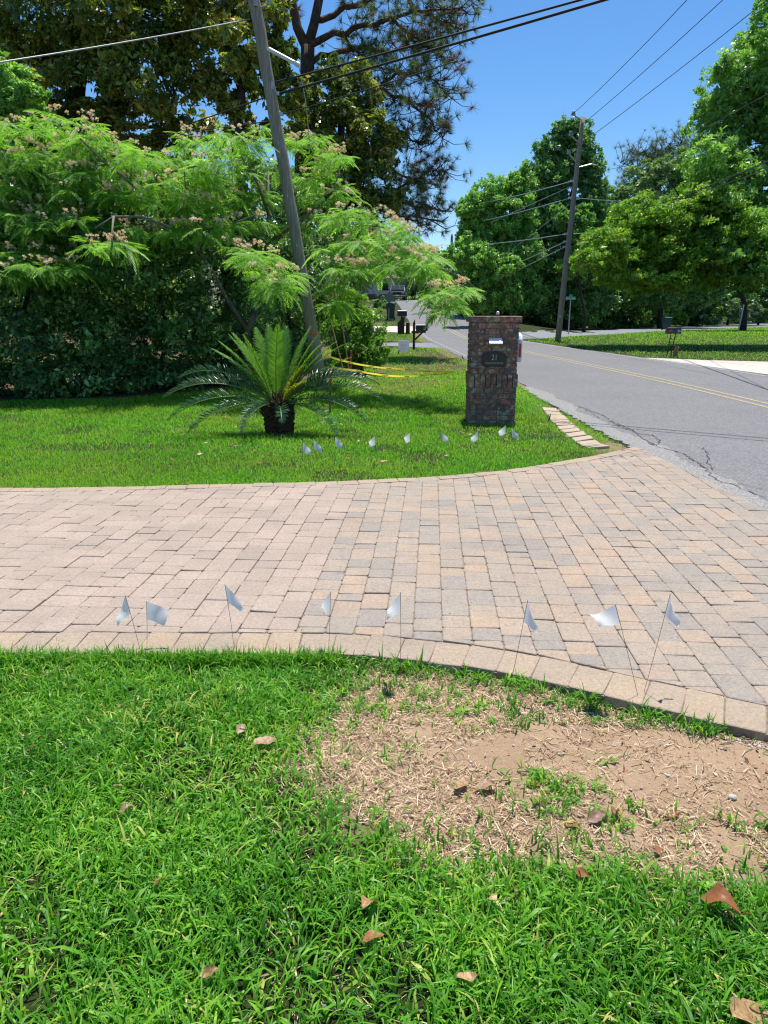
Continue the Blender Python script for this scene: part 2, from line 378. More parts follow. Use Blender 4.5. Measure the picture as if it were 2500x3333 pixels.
M['blossom_white'] = greens('white_blossom', (0.6, 0.6, 0.52), (0.72, 0.72, 0.66), (0.8, 0.8, 0.76), transl=0.3, rough=0.8, tcol=1.1)
M['blossom_pink'] = greens('rose_blossom', (0.5, 0.25, 0.36), (0.62, 0.38, 0.46), (0.7, 0.55, 0.6), transl=0.3, rough=0.8, tcol=1.1)

# ------------------------------------------------------------------ curves of the place
def smooth_interp(xs, ys):
    xs = np.array(xs, float); ys = np.array(ys, float); g = np.linspace(xs[0], xs[-1], 600)
    f = np.interp(g, xs, ys); kz = np.hanning(31); kz /= kz.sum()
    f2 = np.convolve(np.pad(f, 15, mode='edge'), kz, mode='valid')
    return lambda q: np.interp(q, g, f2)
road_l = smooth_interp([-40, 0, 6, 10, 18, 24.5, 41, 60, 90, 115, 140], [3.4, 3.35, 3.34, 3.14, 3.22, 2.90, 2.55, 2.1, 1.2, -2, -9])
road_r = smooth_interp([-40, 0, 15, 22, 28, 36, 45, 60, 90, 115, 140], [10.6, 10.6, 10.45, 9.9, 9.25, 8.5, 7.8, 7.0, 5.9, 3.2, -4])
road_c = lambda y: (road_l(y) * 0.5 + road_r(y) * 0.5)
near_outer = smooth_interp([-8, -1.87, -0.82, -0.22, 0.0, 0.36, 0.7, 0.99, 1.26, 1.53, 2.2, 3.4], [3.16, 3.16, 3.15, 3.15, 3.11, 3.03, 2.90, 2.74, 2.59, 2.46, 2.1, 1.3])
far_outer = smooth_interp([-9, -3.62, -2.48, -1.63, -0.45, 0.46, 1.29, 1.86, 2.5, 3.17, 4.0], [6.4, 6.53, 6.59, 6.69, 6.82, 7.0, 7.32, 7.71, 8.15, 8.74, 9.6])
BORDER_N, BORDER_F = 0.235, 0.15
def inside(px, py, poly):
    px = np.asarray(px); py = np.asarray(py); r = np.zeros(px.shape, bool); n = len(poly); j = n - 1
    for i in range(n):
        xi, yi = poly[i]; xj, yj = poly[j]
        if yi != yj:
            c = ((yi > py) != (yj > py)) & (px < (xj - xi) * (py - yi) / (yj - yi) + xi)
            r ^= c
        j = i
    return r
def value_noise(x, y, s, seed=0):
    x = np.asarray(x) / s; y = np.asarray(y) / s
    def h(i, j):
        q = np.sin(i * 127.1 + j * 311.7 + seed * 74.7) * 43758.5453
        return q - np.floor(q)
    i = np.floor(x); j = np.floor(y); fx = x - i; fy = y - j
    fx = fx * fx * (3 - 2 * fx); fy = fy * fy * (3 - 2 * fy)
    return (h(i, j) * (1 - fx) + h(i + 1, j) * fx) * (1 - fy) + (h(i, j + 1) * (1 - fx) + h(i + 1, j + 1) * fx) * fy
BARE_POLY = [(G(u, v).x, G(u, v).y) for u, v in [(1130, 2145), (1080, 2270), (960, 2350), (900, 2430), (1010, 2500), (1120, 2600), (1250, 2700), (1420, 2770), (1700, 2790), (2000, 2790), (2300, 2830), (2520, 2870)]]
BARE_POLY += [(2.2, 1.7), (2.6, 1.9), (1.6, 2.44), (1.26, 2.58), (0.99, 2.73), (0.7, 2.89), (0.36, 3.02)]
SAND_POLY = [(G(u, v).x, G(u, v).y) for u, v in [(1350, 2400), (1560, 2360), (1900, 2330), (2200, 2350), (2520, 2400), (2560, 2650), (2300, 2600), (2080, 2580), (1900, 2500), (1700, 2450), (1480, 2470)]]
DIRT_POLY = [(G(u, v).x, G(u, v).y) for u, v in [(1230, 1200), (1300, 1180), (1420, 1160), (1500, 1175), (1520, 1215), (1440, 1240), (1330, 1285), (1250, 1280), (1190, 1250)]]
def soft_inside(x, y, poly, j=0.05, seed=1):
    ox = (value_noise(x, y, 0.12, seed) - 0.5) * 4 * j; oy = (value_noise(x, y, 0.12, seed + 3) - 0.5) * 4 * j
    return inside(x + ox, y + oy, poly)

def bare_frac(x, y):
    """how bare the front lawn is, 0 to 1, with a ragged border"""
    f = np.zeros(np.shape(x))
    for i, (a, b) in enumerate([(0, 0), (0.07, 0.03), (-0.06, 0.05), (0.03, -0.08), (-0.05, -0.06), (0.11, -0.02), (-0.11, 0.0), (0.0, 0.11)]):
        f += soft_inside(x + a, y + b, BARE_POLY, 0.06, 1 + i)
    return f / 8.0
# ------------------------------------------------------------------ ground, road, street
def axis(parts):
    a = []
    for s, e, d in parts: a += list(np.arange(s, e, d))
    return np.array(a + [parts[-1][1]])
gx = axis([(-900, -100, 80), (-100, -20, 8), (-20, -6, 1), (-6, -2.2, 0.2), (-2.2, 2.4, 0.03), (2.4, 12, 0.4), (12, 40, 2), (40, 120, 8), (120, 900, 78)])
gy = axis([(-300, -20, 40), (-20, 0.6, 2.06), (0.6, 3.3, 0.03), (3.3, 24, 0.3), (24, 60, 1), (60, 130, 2.5), (130, 1500, 80)])
XX, YY = np.meshgrid(gx, gy); X1 = XX.ravel(); Y1 = YY.ravel()
near_area = (Y1 < near_outer(np.clip(X1, -8, 3.3)) + 0.02) & (X1 > -7.5) & (X1 < 3.3)
bump_n = (value_noise(X1, Y1, 0.35, 2) - 0.5) * 0.022 + (value_noise(X1, Y1, 0.09, 5) - 0.5) * 0.013 + (value_noise(X1, Y1, 0.045, 8) - 0.5) * 0.006
Z1 = tz(X1, Y1) - 0.045 + 0.027 * np.clip((Y1 - 14) / 3.0, 0, 1) + np.where(near_area & (Y1 > 0.4), bump_n, 0)
bare = np.maximum(np.where((np.abs(X1) < 3) & (Y1 < 3.4) & (Y1 > 1), bare_frac(X1, Y1), 0), inside(X1, Y1, SAND_POLY))
edge_strip = near_area & (near_outer(np.clip(X1, -8, 3.3)) - Y1 < 0.06)
litter = soft_inside(X1, Y1, DIRT_POLY, 0.4, 4).astype(float) * 0.75
hedge_line = np.interp(X1, [-9, -7, -5, -3.6, -1.8, -0.3, 0.2], [13.3, 13.4, 13.9, 15.4, 17.6, 18.6, 19.5])
litter = np.maximum(litter, ((Y1 > hedge_line + 0.1) & (X1 < 0.2) & (Y1 < 60)).astype(float))
litter = np.maximum(litter, 0.5 * (value_noise(X1, Y1, 2.2, 9) > 0.62) * ((Y1 > 18) & (X1 < 3)))
nX, nY = len(gx), len(gy)
I = np.arange(nX * nY).reshape(nY, nX)
F = np.stack([I[:-1, :-1], I[:-1, 1:], I[1:, 1:], I[1:, :-1]], -1).reshape(-1, 4)
cx_ = X1[F].mean(1); cy_ = Y1[F].mean(1)
gr = mk_np('ground', np.stack([X1, Y1, Z1], 1), F, M['ground'], None, smooth=True)
roadside = ((road_l(np.clip(Y1, -39, 139)) - X1) < 0.5) & (X1 < road_l(np.clip(Y1, -39, 139)) + 0.4) & (Y1 > 5) & (Y1 < 60)
for nm, val in (('bare', np.maximum(np.maximum(bare * 1.0, edge_strip * 0.8), roadside * 0.6)), ('litter', litter)):
    a = gr.data.attributes.new(nm, 'FLOAT', 'POINT'); a.data.foreach_set('value', val.astype(np.float32))
tag(gr, kind='structure')

def strip(name, ys, fl, fr, dz, mat, parent=None, nx=2, jl=0.0, jr=0.0, kind=True):
    V = []; 
    for i, y in enumerate(ys):
        a = float(fl(y)); b = float(fr(y))
        if jl: a += (random.random() - 0.5) * 2 * jl
        if jr: b += (random.random() - 0.5) * 2 * jr
        for k in range(nx):
            x = a + (b - a) * k / (nx - 1); V.append((x, y, tzf(x, y) + dz))
    f = [(i * nx + k, i * nx + k + 1, (i + 1) * nx + k + 1, (i + 1) * nx + k) for i in range(len(ys) - 1) for k in range(nx - 1)]
    if parent is None:
        m_ = len(ys)
        for side in (0, nx - 1):
            b0 = len(V); V += [(V[i * nx + side][0], V[i * nx + side][1], V[i * nx + side][2] - 0.06) for i in range(m_)]
            f += [(i * nx + side, (i + 1) * nx + side, b0 + i + 1, b0 + i) if side == 0 else (i * nx + side, b0 + i, b0 + i + 1, (i + 1) * nx + side) for i in range(m_ - 1)]
    o = mk(name, V, f, mat, parent)
    if parent is None and kind: tag(o, kind='structure')
    return o
rys = list(np.arange(-30, 4, 1.0)) + list(np.arange(4, 30, 0.12)) + list(np.arange(30, 140, 1.0))
road = strip('road', rys, lambda y: road_l(y) + 0.05 * math.sin(y * 3.1) * math.sin(y * 1.7), lambda y: road_r(y), -0.006, M['asphalt'], None, 4, 0.02, 0.03)
for off in (-0.14, 0.14):
    strip('centre_line', list(np.arange(-10, 42, 0.5)) + list(np.arange(42, 120, 1.0)), lambda y: road_c(y) + off - 0.048, lambda y: road_c(y) + off + 0.048, -0.002, M['yellow'], road, 2, 0.006, 0.006)
strip('edge_line', list(np.arange(-10, 46, 0.5)), lambda y: road_r(y) - 0.32, lambda y: road_r(y) - 0.22, -0.002, M['white_line'], road, 2, 0.01, 0.01)
strip('edge_line', list(np.arange(24, 60, 0.5)), lambda y: road_l(y) + 0.24, lambda y: road_l(y) + 0.30, -0.002, M['white_line'], road, 2, 0.01, 0.01)
# crumbling strip of old asphalt between pavers and road
strip('road_shoulder', list(np.arange(3.6, 16, 0.1)), lambda y: road_l(y) - 0.17, lambda y: road_l(y) + 0.16 + 0.10 * math.sin(y * 2.3) * math.sin(y * 0.9), -0.0035, M['rubble'], None, 3, 0.05, 0.05)
def crack(pts, w):
    mb = MB(); fine = []
    for a, b in zip(pts[:-1], pts[1:]):
        n = max(2, int((Vector(b) - Vector(a)).length / 0.06))
        for i in range(n): fine.append(Vector(a).lerp(Vector(b), i / n))
    fine = [Vector((p.x + random.gauss(0, 0.014), p.y + random.gauss(0, 0.014), tzf(p.x, p.y) + 0.0015)) for p in fine]
    V = []; 
    for i, p in enumerate(fine):
        t = (fine[min(i + 1, len(fine) - 1)] - fine[max(0, i - 1)]); t.z = 0; t.normalize(); nrm = Vector((-t.y, t.x, 0))
        ww = 0.75 * w * random.uniform(0.2, 1.3) * (0.3 if i in (0, len(fine) - 1) else 1)
        V += [p - nrm * ww, p + nrm * ww]
    mk('crack', V, [(2 * i, 2 * i + 1, 2 * i + 3, 2 * i + 2) for i in range(len(fine) - 1)], M['crack'], road)
def gp(*uv): return [tuple(G(u, v)) for u, v in uv]
crack(gp((1880, 1320), (1960, 1350), (2020, 1388), (2080, 1412), (2150, 1418)), 0.014)
crack(gp((2000, 1375), (2060, 1400), (2095, 1430), (2140, 1452), (2100, 1440)), 0.016)
crack(gp((2140, 1452), (2230, 1478), (2290, 1520), (2330, 1560), (2420, 1590), (2500, 1625)), 0.013)
crack(gp((2120, 1412), (2145, 1432), (2135, 1452)), 0.010)
crack(gp((2290, 1455), (2310, 1490), (2300, 1510), (2330, 1535)), 0.010)
crack(gp((1900, 1330), (1960, 1365), (2000, 1375)), 0.008)
crack(gp((2380, 1572), (2440, 1580), (2500, 1600)), 0.008)
# side street, concrete drives
def patch(name, pts, dz, mat, sub=True):
    P3 = [(x, y, tzf(x, y) + dz) for x, y in pts]
    return tag(mk(name, P3, [tuple(range(len(P3)))], mat), kind='structure')
def ribbon(name, near, far, dz, mat, n=30):
    def dens(l):
        l = [Vector((p[0], p[1], 0)) for p in l]; seg = [0]
        for a, b in zip(l[:-1], l[1:]): seg.append(seg[-1] + (b - a).length)
        q = np.linspace(0, seg[-1], n)
        return np.stack([np.interp(q, seg, [p.x for p in l]), np.interp(q, seg, [p.y for p in l])], 1)
    A = dens(near); B = dens(far); nx = 6; V = []
    for a, b in zip(A, B):
        for k in range(nx):
            p = a + (b - a) * k / (nx - 1); V.append((p[0], p[1], tzf(*p) + dz))
    f = [(i * nx + k, i * nx + k + 1, (i + 1) * nx + k + 1, (i + 1) * nx + k) for i in range(n - 1) for k in range(nx - 1)]
    b0 = len(V); V += [(V[i * nx][0], V[i * nx][1], V[i * nx][2] - 0.06) for i in range(n)]
    f += [(i * nx, (i + 1) * nx, b0 + i + 1, b0 + i) for i in range(n - 1)]
    return tag(mk(name, V, f, mat), kind='structure')
SS_NEAR = [G(u, v) for u, v in [(1650, 1103), (1740, 1103), (1900, 1092), (2100, 1080), (2300, 1072), (2500, 1064)]]
SS_FAR = [G(u, v) for u, v in [(1560, 1080), (1700, 1081), (1900, 1076), (2100, 1068), (2300, 1060), (2500, 1052)]]
def extend(l, d): 
    t = (l[-1] - l[-2]).normalized(); return l + [l[-1] + t * d]
SS_NEAR = extend(SS_NEAR, 25); SS_FAR = extend(SS_FAR, 25)
ribbon('side_street', SS_NEAR, SS_FAR, -0.009, M['asphalt_side'])
CON_POLY = [(G(u, v).x, G(u, v).y) for u, v in [(2215, 1172), (2300, 1171), (2500, 1176)]]
patch('concrete_driveway', [(8.9, 25.6), (9.35, 26.6), CON_POLY[1], CON_POLY[2], (CON_POLY[2][0] + 6, CON_POLY[2][1] - 0.8), (CON_POLY[2][0] + 6, 17.0), (10.9, 17.4), (10.35, 18.5), (9.9, 22.0)], -0.011, M['concrete'])
patch('neighbour_driveway', [(2.75, 33.5), (2.65, 39.0), (-2.0, 40.5), (-9, 41), (-9, 37.5), (-1.5, 36.6), (0.4, 35.6), (1.6, 34.2)], -0.0125, M['asphalt_side'])
patch('far_driveway', [(2.4, 50.0), (2.2, 56.0), (-8, 57), (-8, 53)], 0.03, M['concrete'])

# ------------------------------------------------------------------ paved driveway
PAVE = R(-3.8)                                       # paving courses lie turned a little to the right
ca, sa = math.cos(PAVE), math.sin(PAVE)
ORG = Vector((-0.46, 3.38))
def lay(q): return (ORG.x + q[0] * ca - q[1] * sa, ORG.y + q[0] * sa + q[1] * ca)
def clip(poly, p0, nrm):
    """keep the side of the line through p0 where (p-p0).nrm >= 0"""
    out = []; n = len(poly)
    for i in range(n):
        a = poly[i]; b = poly[(i + 1) % n]
        da = (a[0] - p0[0]) * nrm[0] + (a[1] - p0[1]) * nrm[1]; db = (b[0] - p0[0]) * nrm[0] + (b[1] - p0[1]) * nrm[1]
        if da >= 0: out.append(a)
        if da * db < 0:
            t = da / (da - db); out.append((a[0] + (b[0] - a[0]) * t, a[1] + (b[1] - a[1]) * t))
    return out
def area(p): return 0.5 * sum(p[i][0] * p[(i + 1) % len(p)][1] - p[(i + 1) % len(p)][0] * p[i][1] for i in range(len(p)))
def tangent(fn, x):
    d = 0.02; return math.atan2(float(fn(x + d) - fn(x - d)), 2 * d)
def to_band(poly):
    cx = sum(p[0] for p in poly) / len(poly)
    yb = float(near_outer(cx)); a = tangent(near_outer, cx)
    n = (-math.sin(a), math.cos(a))
    poly = clip(poly, (cx + n[0] * (BORDER_N + 0.005), yb + n[1] * (BORDER_N + 0.005)), n)
    if len(poly) < 3: return []
    yb = float(far_outer(cx)); a = tangent(far_outer, cx); n = (math.sin(a), -math.cos(a))
    poly = clip(poly, (cx + n[0] * (BORDER_F + 0.005), yb + n[1] * (BORDER_F + 0.005)), n)
    if len(poly) < 3: return []
    cy = sum(p[1] for p in poly) / len(poly)
    return clip(poly, (float(road_l(cy)) - 0.10, cy), (-1, 0))
def paver_geo(poly, z, gap=0.0014, th=0.05, ch=0.0042, jit=0.0016):
    """slab with cut corners and a chamfered, slightly worn top edge"""
    if area(poly) < 0: poly = poly[::-1]
    n = len(poly); out = []
    cx = sum(p[0] for p in poly) / n; cy = sum(p[1] for p in poly) / n
    for i in range(n):
        a, b, c = Vector(poly[i - 1]), Vector(poly[i]), Vector(poly[(i + 1) % n])
        e1 = (a - b); e2 = (c - b); l1, l2 = e1.length, e2.length
        if l1 < 0.012 or l2 < 0.012: out.append(b); continue
        r = 0.010; e1.normalize(); e2.normalize()
        out += [b + e1 * min(r, l1 * 0.3), b + e2 * min(r, l2 * 0.3)]
    ctr = Vector((cx, cy))
    def inset(p, d):
        v = p - ctr; l = v.length
        return ctr + v * max(0.2, (l - d * 1.25) / l) if l > 0 else p
    base = [inset(p, gap) + Vector((random.gauss(0, jit), random.gauss(0, jit))) for p in out]
    k = len(base); tx, ty = random.gauss(0, 0.013), random.gauss(0, 0.013)
    zt = lambda p: z + (p.x - cx) * tx + (p.y - cy) * ty
    V = [(p.x, p.y, z - th) for p in base] + [(p.x, p.y, zt(p) - ch * 0.8) for p in base]
    top = [inset(p, ch) for p in base]; V += [(p.x, p.y, zt(p)) for p in top]
    Fc = [(i, (i + 1) % k, k + (i + 1) % k, k + i) for i in range(k)] + [(k + i, k + (i + 1) % k, 2 * k + (i + 1) % k, 2 * k + i) for i in range(k)]
    Fc.append(tuple(range(2 * k, 3 * k)))
    return V, Fc
def lay_pavers(owner, polys, mat, limit=300, name='paver'):
    items = []
    for poly in polys:
        if len(poly) < 3: continue
        a = abs(area(poly))
        if a < 0.0009: continue
        cx = sum(p[0] for p in poly) / len(poly); cy = sum(p[1] for p in poly) / len(poly)
        zc = cy * math.cos(CAM_P) + 1.6 * math.sin(CAM_P)
        off = abs(cx) > 0.545 * zc + 0.12
        items.append((-(a * 1.6 / zc ** 3) + (1e3 if off else 0), random.random(), poly))
    items.sort(key=lambda t: t[0])
    rest = MB(); rr = []
    for i, (_, r, poly) in enumerate(items):
        z = random.gauss(0, 0.0016)
        V, Fc = paver_geo(poly, z)
        if i < limit and items[i][0] < 500: mk(name, V, Fc, mat, owner, rnd=r)
        else: rest.add(V, Fc); rr += [r] * len(V)
    if rest.v: tag(mk('far_pavers' if name == 'paver' else 'far_edging', rest.v, rest.f, mat, owner, rnd=rr), kind='stuff')
# bedding under the pavers
def bed_poly():
    xs = np.linspace(-8, 3.2, 60); return xs
V = []; f = []
for i, x in enumerate(bed_poly()):
    yb, yt = float(near_outer(x)) + 0.006, float(far_outer(x)) - 0.006
    V += [(x, yb, -0.009), (x, yt, -0.009), (x, yb, -0.06), (x, yt, -0.06)]
    if i: a = 4 * (i - 1); b = 4 * i; f += [(a, b, b + 1, a + 1), (a + 2, a, b, b + 2)[::-1], (a + 1, a + 3, b + 3, b + 1)[::-1]]
drive = mk('driveway', V, f, M['sandjoint']); tag(drive, kind='structure')
# right: straight courses of mixed grey, tan and orange pavers
polys = []; W = 0.152
for c in range(0, 28):
    y = -1.6 + random.uniform(-0.1, 0.1)
    while y < 7.2:
        L = random.choice([0.104, 0.152, 0.152, 0.152, 0.228, 0.228])
        q = [(c * W, y), ((c + 1) * W, y), ((c + 1) * W, y + L), (c * W, y + L)]
        polys.append(to_band([lay(p) for p in q])); y += L
apron = empty('driveway_apron', (0, 0, 0)); tag(apron, kind='structure')
lay_pavers(apron, polys, M['paver_mix'])
# left: pinkish pavers in an interlocking bond
polys = []; U = 0.076; nc, nr = 96, 56
occ = np.zeros((nr, nc), bool)
for j in range(nr):
    i = 0
    while i < nc:
        if occ[j, i]: i += 1; continue
        free = 0
        while i + free < nc and not occ[j, i + free] and free < 8: free += 1
        opts = [(3, 2), (3, 2), (2, 3), (2, 3), (2, 2)] if free >= 3 else [(2, 3), (2, 2), (2, 3)] if free == 2 else [(1, 2), (1, 3)]
        if free == 3: opts = [(3, 2)] * 3
        if free == 4: opts = [(2, 3), (2, 2)]
        w, h = random.choice(opts)
        w = min(w, free); h = min(h, nr - j)
        occ[j:j + h, i:i + w] = True
        q = [(-(i + w) * U, j * U - 0.8), (-i * U, j * U - 0.8), (-i * U, (j + h) * U - 0.8), (-(i + w) * U, (j + h) * U - 0.8)]
        polys.append(to_band([lay(p) for p in q])); i += w
pink = empty('driveway_lane', (0, 0, 0)); tag(pink, kind='structure')
lay_pavers(pink, polys, M['paver_pink'])
# edging courses
def edging(fn, width, step, side, x0, x1):
    polys = []; x = x0
    while x < x1:
        a = tangent(fn, x); st = step * random.choice([0.98, 1.0, 1.03]) * math.cos(a); x2 = x + st
        y1, y2 = float(fn(x)), float(fn(x2)); a2 = tangent(fn, x2)
        n1 = (-math.sin(a) * side, math.cos(a) * side); n2 = (-math.sin(a2) * side, math.cos(a2) * side)
        d0 = 0.004
        polys.append([(x + n1[0] * d0, y1 + n1[1] * d0), (x2 + n2[0] * d0, y2 + n2[1] * d0), (x2 + n2[0] * width, y2 + n2[1] * width), (x + n1[0] * width, y1 + n1[1] * width)])
        x = x2
    return polys
kerb = empty('driveway_edging', (0, 0, 0)); tag(kerb, kind='structure')
lay_pavers(kerb, edging(near_outer, BORDER_N, 0.158, 1, -5.5, 3.1) + edging(far_outer, BORDER_F, 0.20, -1, -6.5, 3.05), M['paver_edge'], 300, 'edging_paver')

# stone slabs set in the lawn by the road
path = empty('stone_path', (2.6, 10.4, 0)); tag(path, kind='structure')
A = [G(u, v) for u, v in [(1762, 1322), (1795, 1365), (1830, 1400), (1890, 1445), (1918, 1455)]]
B = [G(u, v) for u, v in [(1812, 1325), (1852, 1365), (1888, 1393), (1950, 1435), (1985, 1448)]]
def along(l, t):
    t *= len(l) - 1; i = min(int(t), len(l) - 2); return l[i].lerp(l[i + 1], t - i)
ns = 13
for i in range(ns):
    t0, t1 = i / ns + 0.006, (i + 1) / ns - 0.006
    q = [along(A, t0), along(B, t0), along(B, t1), along(A, t1)]
    q = [(p.x - 2.6 + random.gauss(0, 0.012), p.y - 10.4 + random.gauss(0, 0.012)) for p in q]
    V, Fc = paver_geo(q, -0.012, 0.006, 0.05, 0.008, 0.006)
    mk('stone_slab', V, Fc, M['flag_stone'], path, rnd=random.random())
PATH_POLY = [(p.x, p.y) for p in A] + [(p.x, p.y) for p in reversed(B)]

# ------------------------------------------------------------------ scatter helpers
def unit(a): return a / np.maximum(np.linalg.norm(a, axis=-1, keepdims=True), 1e-9)
def blades(name, x, y, z, h, w, lean, mat, rnd, seg=3, parent=None):
    n = len(x); ph = RNG.uniform(0, 2 * math.pi, n); d = np.stack([np.cos(ph), np.sin(ph), np.zeros(n)], 1)
    s = np.stack([-np.sin(ph), np.cos(ph), np.zeros(n)], 1); tw = RNG.normal(0, 0.35, n)[:, None]
    s = unit(s + np.array([0, 0, 1.0]) * tw)
    p0 = np.stack([x, y, z], 1); V = []; lean = lean[:, None]; h_ = h[:, None]
    ts = np.linspace(0, 1, seg + 1)
    for t in ts:
        # arc bending over towards d
        ang = lean * t
        r = p0 + d * (h_ * t * np.sin(ang)) + np.array([0, 0, 1.0]) * (h_ * t * np.cos(ang * 0.95))
        ww = (w * (1 - t ** 2.2) * (0.75 + 0.5 * min(t * 2, 1)))[:, None] * 0.5
        if t < 1: V += [r - s * ww, r + s * ww]
        else: V += [r]
    k = len(V); VV = np.stack(V, 1).reshape(-1, 3); b = (np.arange(n) * k)[:, None]
    quads = [np.concatenate([b + 2 * i, b + 2 * i + 1, b + 2 * i + 3, b + 2 * i + 2], 1) for i in range(seg - 1)]
    tri = np.concatenate([b + 2 * (seg - 1), b + 2 * (seg - 1) + 1, b + 2 * seg], 1)
    return mk_np(name, VV, [np.concatenate(quads), tri] if quads else tri, mat, parent, np.repeat(rnd, k))
def scatter(T, TF, pos, Rm, sc, rnd, trnd=None):
    """copies of a template: T (k,3), TF list of face arrays, Rm (n,3,3) columns = axes"""
    n, k = len(pos), len(T)
    V = np.einsum('nij,kj->nki', Rm, T) * np.asarray(sc)[:, None, None] + pos[:, None, :]
    b = (np.arange(n) * k)
    Fs = [(f[None] + b[:, None, None]).reshape(-1, f.shape[1]) for f in TF]
    r = np.repeat(rnd, k) if trnd is None else (rnd[:, None] + trnd[None]).ravel()
    return V.reshape(-1, 3), Fs, r
def frames(a, nrm):
    """orthonormal frames with x along a and z near nrm"""
    a = unit(a); y = unit(np.cross(nrm, a)); z = np.cross(a, y)
    return np.stack([a, y, z], -1)

# ------------------------------------------------------------------ lawns
def z_near(x, y): return -0.045 + (value_noise(x, y, 0.35, 2) - 0.5) * 0.022 + (value_noise(x, y, 0.09, 5) - 0.5) * 0.013
n = 128000
x = RNG.uniform(-2.6, 2.6, n); y = 0.75 + (3.2 - 0.75) * RNG.uniform(0, 1, n) ** 0.9
zc = y * math.cos(CAM_P) + 1.6 * math.sin(CAM_P)
k = (np.abs(x) < 0.60 * zc + 0.25) & (y < near_outer(x) - 0.004)
bf = bare_frac(x, y); b1 = bf > 0.5
sandp = inside(x, y, SAND_POLY)
tuft = value_noise(x, y, 0.045, 11) * 0.35 + value_noise(x, y, 0.11, 13) * 0.3 + value_noise(x, y, 0.3, 12) * 0.35
k &= ~((bf * 1.05 > RNG.uniform(0, 1, n) + np.clip((tuft - 0.535) * 3.6, 0, 0.85)) & (RNG.uniform(0, 1, n) < 0.97)); k &= ~(sandp & (tuft < 0.80) & (RNG.uniform(0, 1, n) < 0.99))
thin = value_noise(x, y, 0.28, 15); k &= ~((thin > 0.66) & (RNG.uniform(0, 1, n) < 0.55) & (x < 0.3))
x, y = x[k], y[k]; n = len(x)
b1 = b1[k]; rn = np.clip(0.40 + 0.40 * (value_noise(x, y, 0.33, 21) - 0.5) + 0.25 * (value_noise(x, y, 0.08, 24) - 0.5) + RNG.normal(0, 0.22, n), 0, 0.9)
dry = RNG.uniform(0, 1, n) < (0.035 + 0.16 * np.clip((value_noise(x, y, 0.38, 22) - 0.55) * 4, 0, 1)); rn[dry] = RNG.uniform(0.9, 1, dry.sum())
h = RNG.uniform(0.036, 0.094, n) * np.where(b1, 0.7, 1.0) * (0.8 + 0.4 * value_noise(x, y, 0.3, 23))
tall = RNG.uniform(0, 1, n) < 0.04; h[tall] *= 1.45; wd = RNG.uniform(0.0034, 0.0085, n); wd[RNG.uniform(0, 1, n) < 0.14] *= 1.5
front_grass = blades('front_lawn_grass', x, y, z_near(x, y), h, wd, np.clip(RNG.normal(1.05, 0.5, n), 0.05, 2.1), M['grass_near'], rn, 3)
tag(front_grass, 'short green lawn grass in the foreground before the driveway', 'grass', kind='stuff')
# longer blades leaning over the edging where the lawn meets the pavers
n = 5200
x = np.concatenate([RNG.uniform(-2.6, -0.2, 4300), RNG.uniform(-0.2, 2.0, 900)]); y = near_outer(x) - RNG.uniform(0.0, 0.07, n)
k = (x < -0.2) | (value_noise(x, y, 0.11, 77) > 0.84); x, y = x[k], y[k]; n = len(x)
tag(blades('edge_grass', x, y, np.full(n, -0.045), RNG.uniform(0.05, 0.115, n), RNG.uniform(0.0036, 0.0066, n), np.clip(RNG.normal(0.75, 0.4, n), 0.1, 1.7), M['grass_near'], np.clip(RNG.normal(0.45, 0.22, n), 0, 0.95), 3),
    'longer grass blades leaning over the near driveway edging', 'grass', kind='stuff')
# straw thatch lying over the bare patch and under the lawn
n = 110000
x = RNG.uniform(-1.6, 2.6, n); y = RNG.uniform(0.9, 3.1, n)
bf = np.maximum(bare_frac(x, y), bare_frac(x, y + 0.06)); b1 = bf > RNG.uniform(0.05, 0.6, n); sandp = inside(x, y, SAND_POLY); near_ok = y < near_outer(x) - 0.01
k = near_ok & ((b1 & ~(sandp & (RNG.uniform(0, 1, n) < 0.80)) & (value_noise(x, y, 0.16, 33) > 0.2)) | (~b1 & (RNG.uniform(0, 1, n) < 0.09)))
bf = bf[k]; x, y = x[k], y[k]; n = len(x); ph = RNG.uniform(0, 2 * math.pi, n)
a = np.stack([np.cos(ph), np.sin(ph), RNG.normal(0, 0.22, n)], 1)
T = np.array([(-0.5, -0.5, 0), (0.5, -0.4, 0), (0.5, 0.4, 0), (-0.5, 0.5, 0), (0, 0.5, 0.35), (0, -0.5, 0.35)], float)
Rm = frames(a, np.tile([0, 0, 1.0], (n, 1)) + RNG.normal(0, 0.4, (n, 3)))
L = np.clip(RNG.lognormal(-3.75, 0.5, n), 0.008, 0.075); Wd = np.clip(RNG.lognormal(-6.2, 0.4, n), 0.0009, 0.005)
Rm = Rm * np.stack([L, Wd, Wd], -1)[:, None, :]
V, Fs, r = scatter(T, [np.array([(0, 5, 4, 3), (5, 1, 2, 4)])], np.stack([x, y, z_near(x, y) + np.where(RNG.uniform(0, 1, n) < 0.06, RNG.uniform(0.015, 0.040, n) * (bf < 0.3), RNG.uniform(0.001, 0.012, n))], 1), Rm, np.ones(n), RNG.uniform(0, 1, n))
tag(mk_np('straw_thatch', V, Fs, M['straw'], None, r), 'dry straw thatch lying over the bare sandy patch', 'straw', kind='stuff')
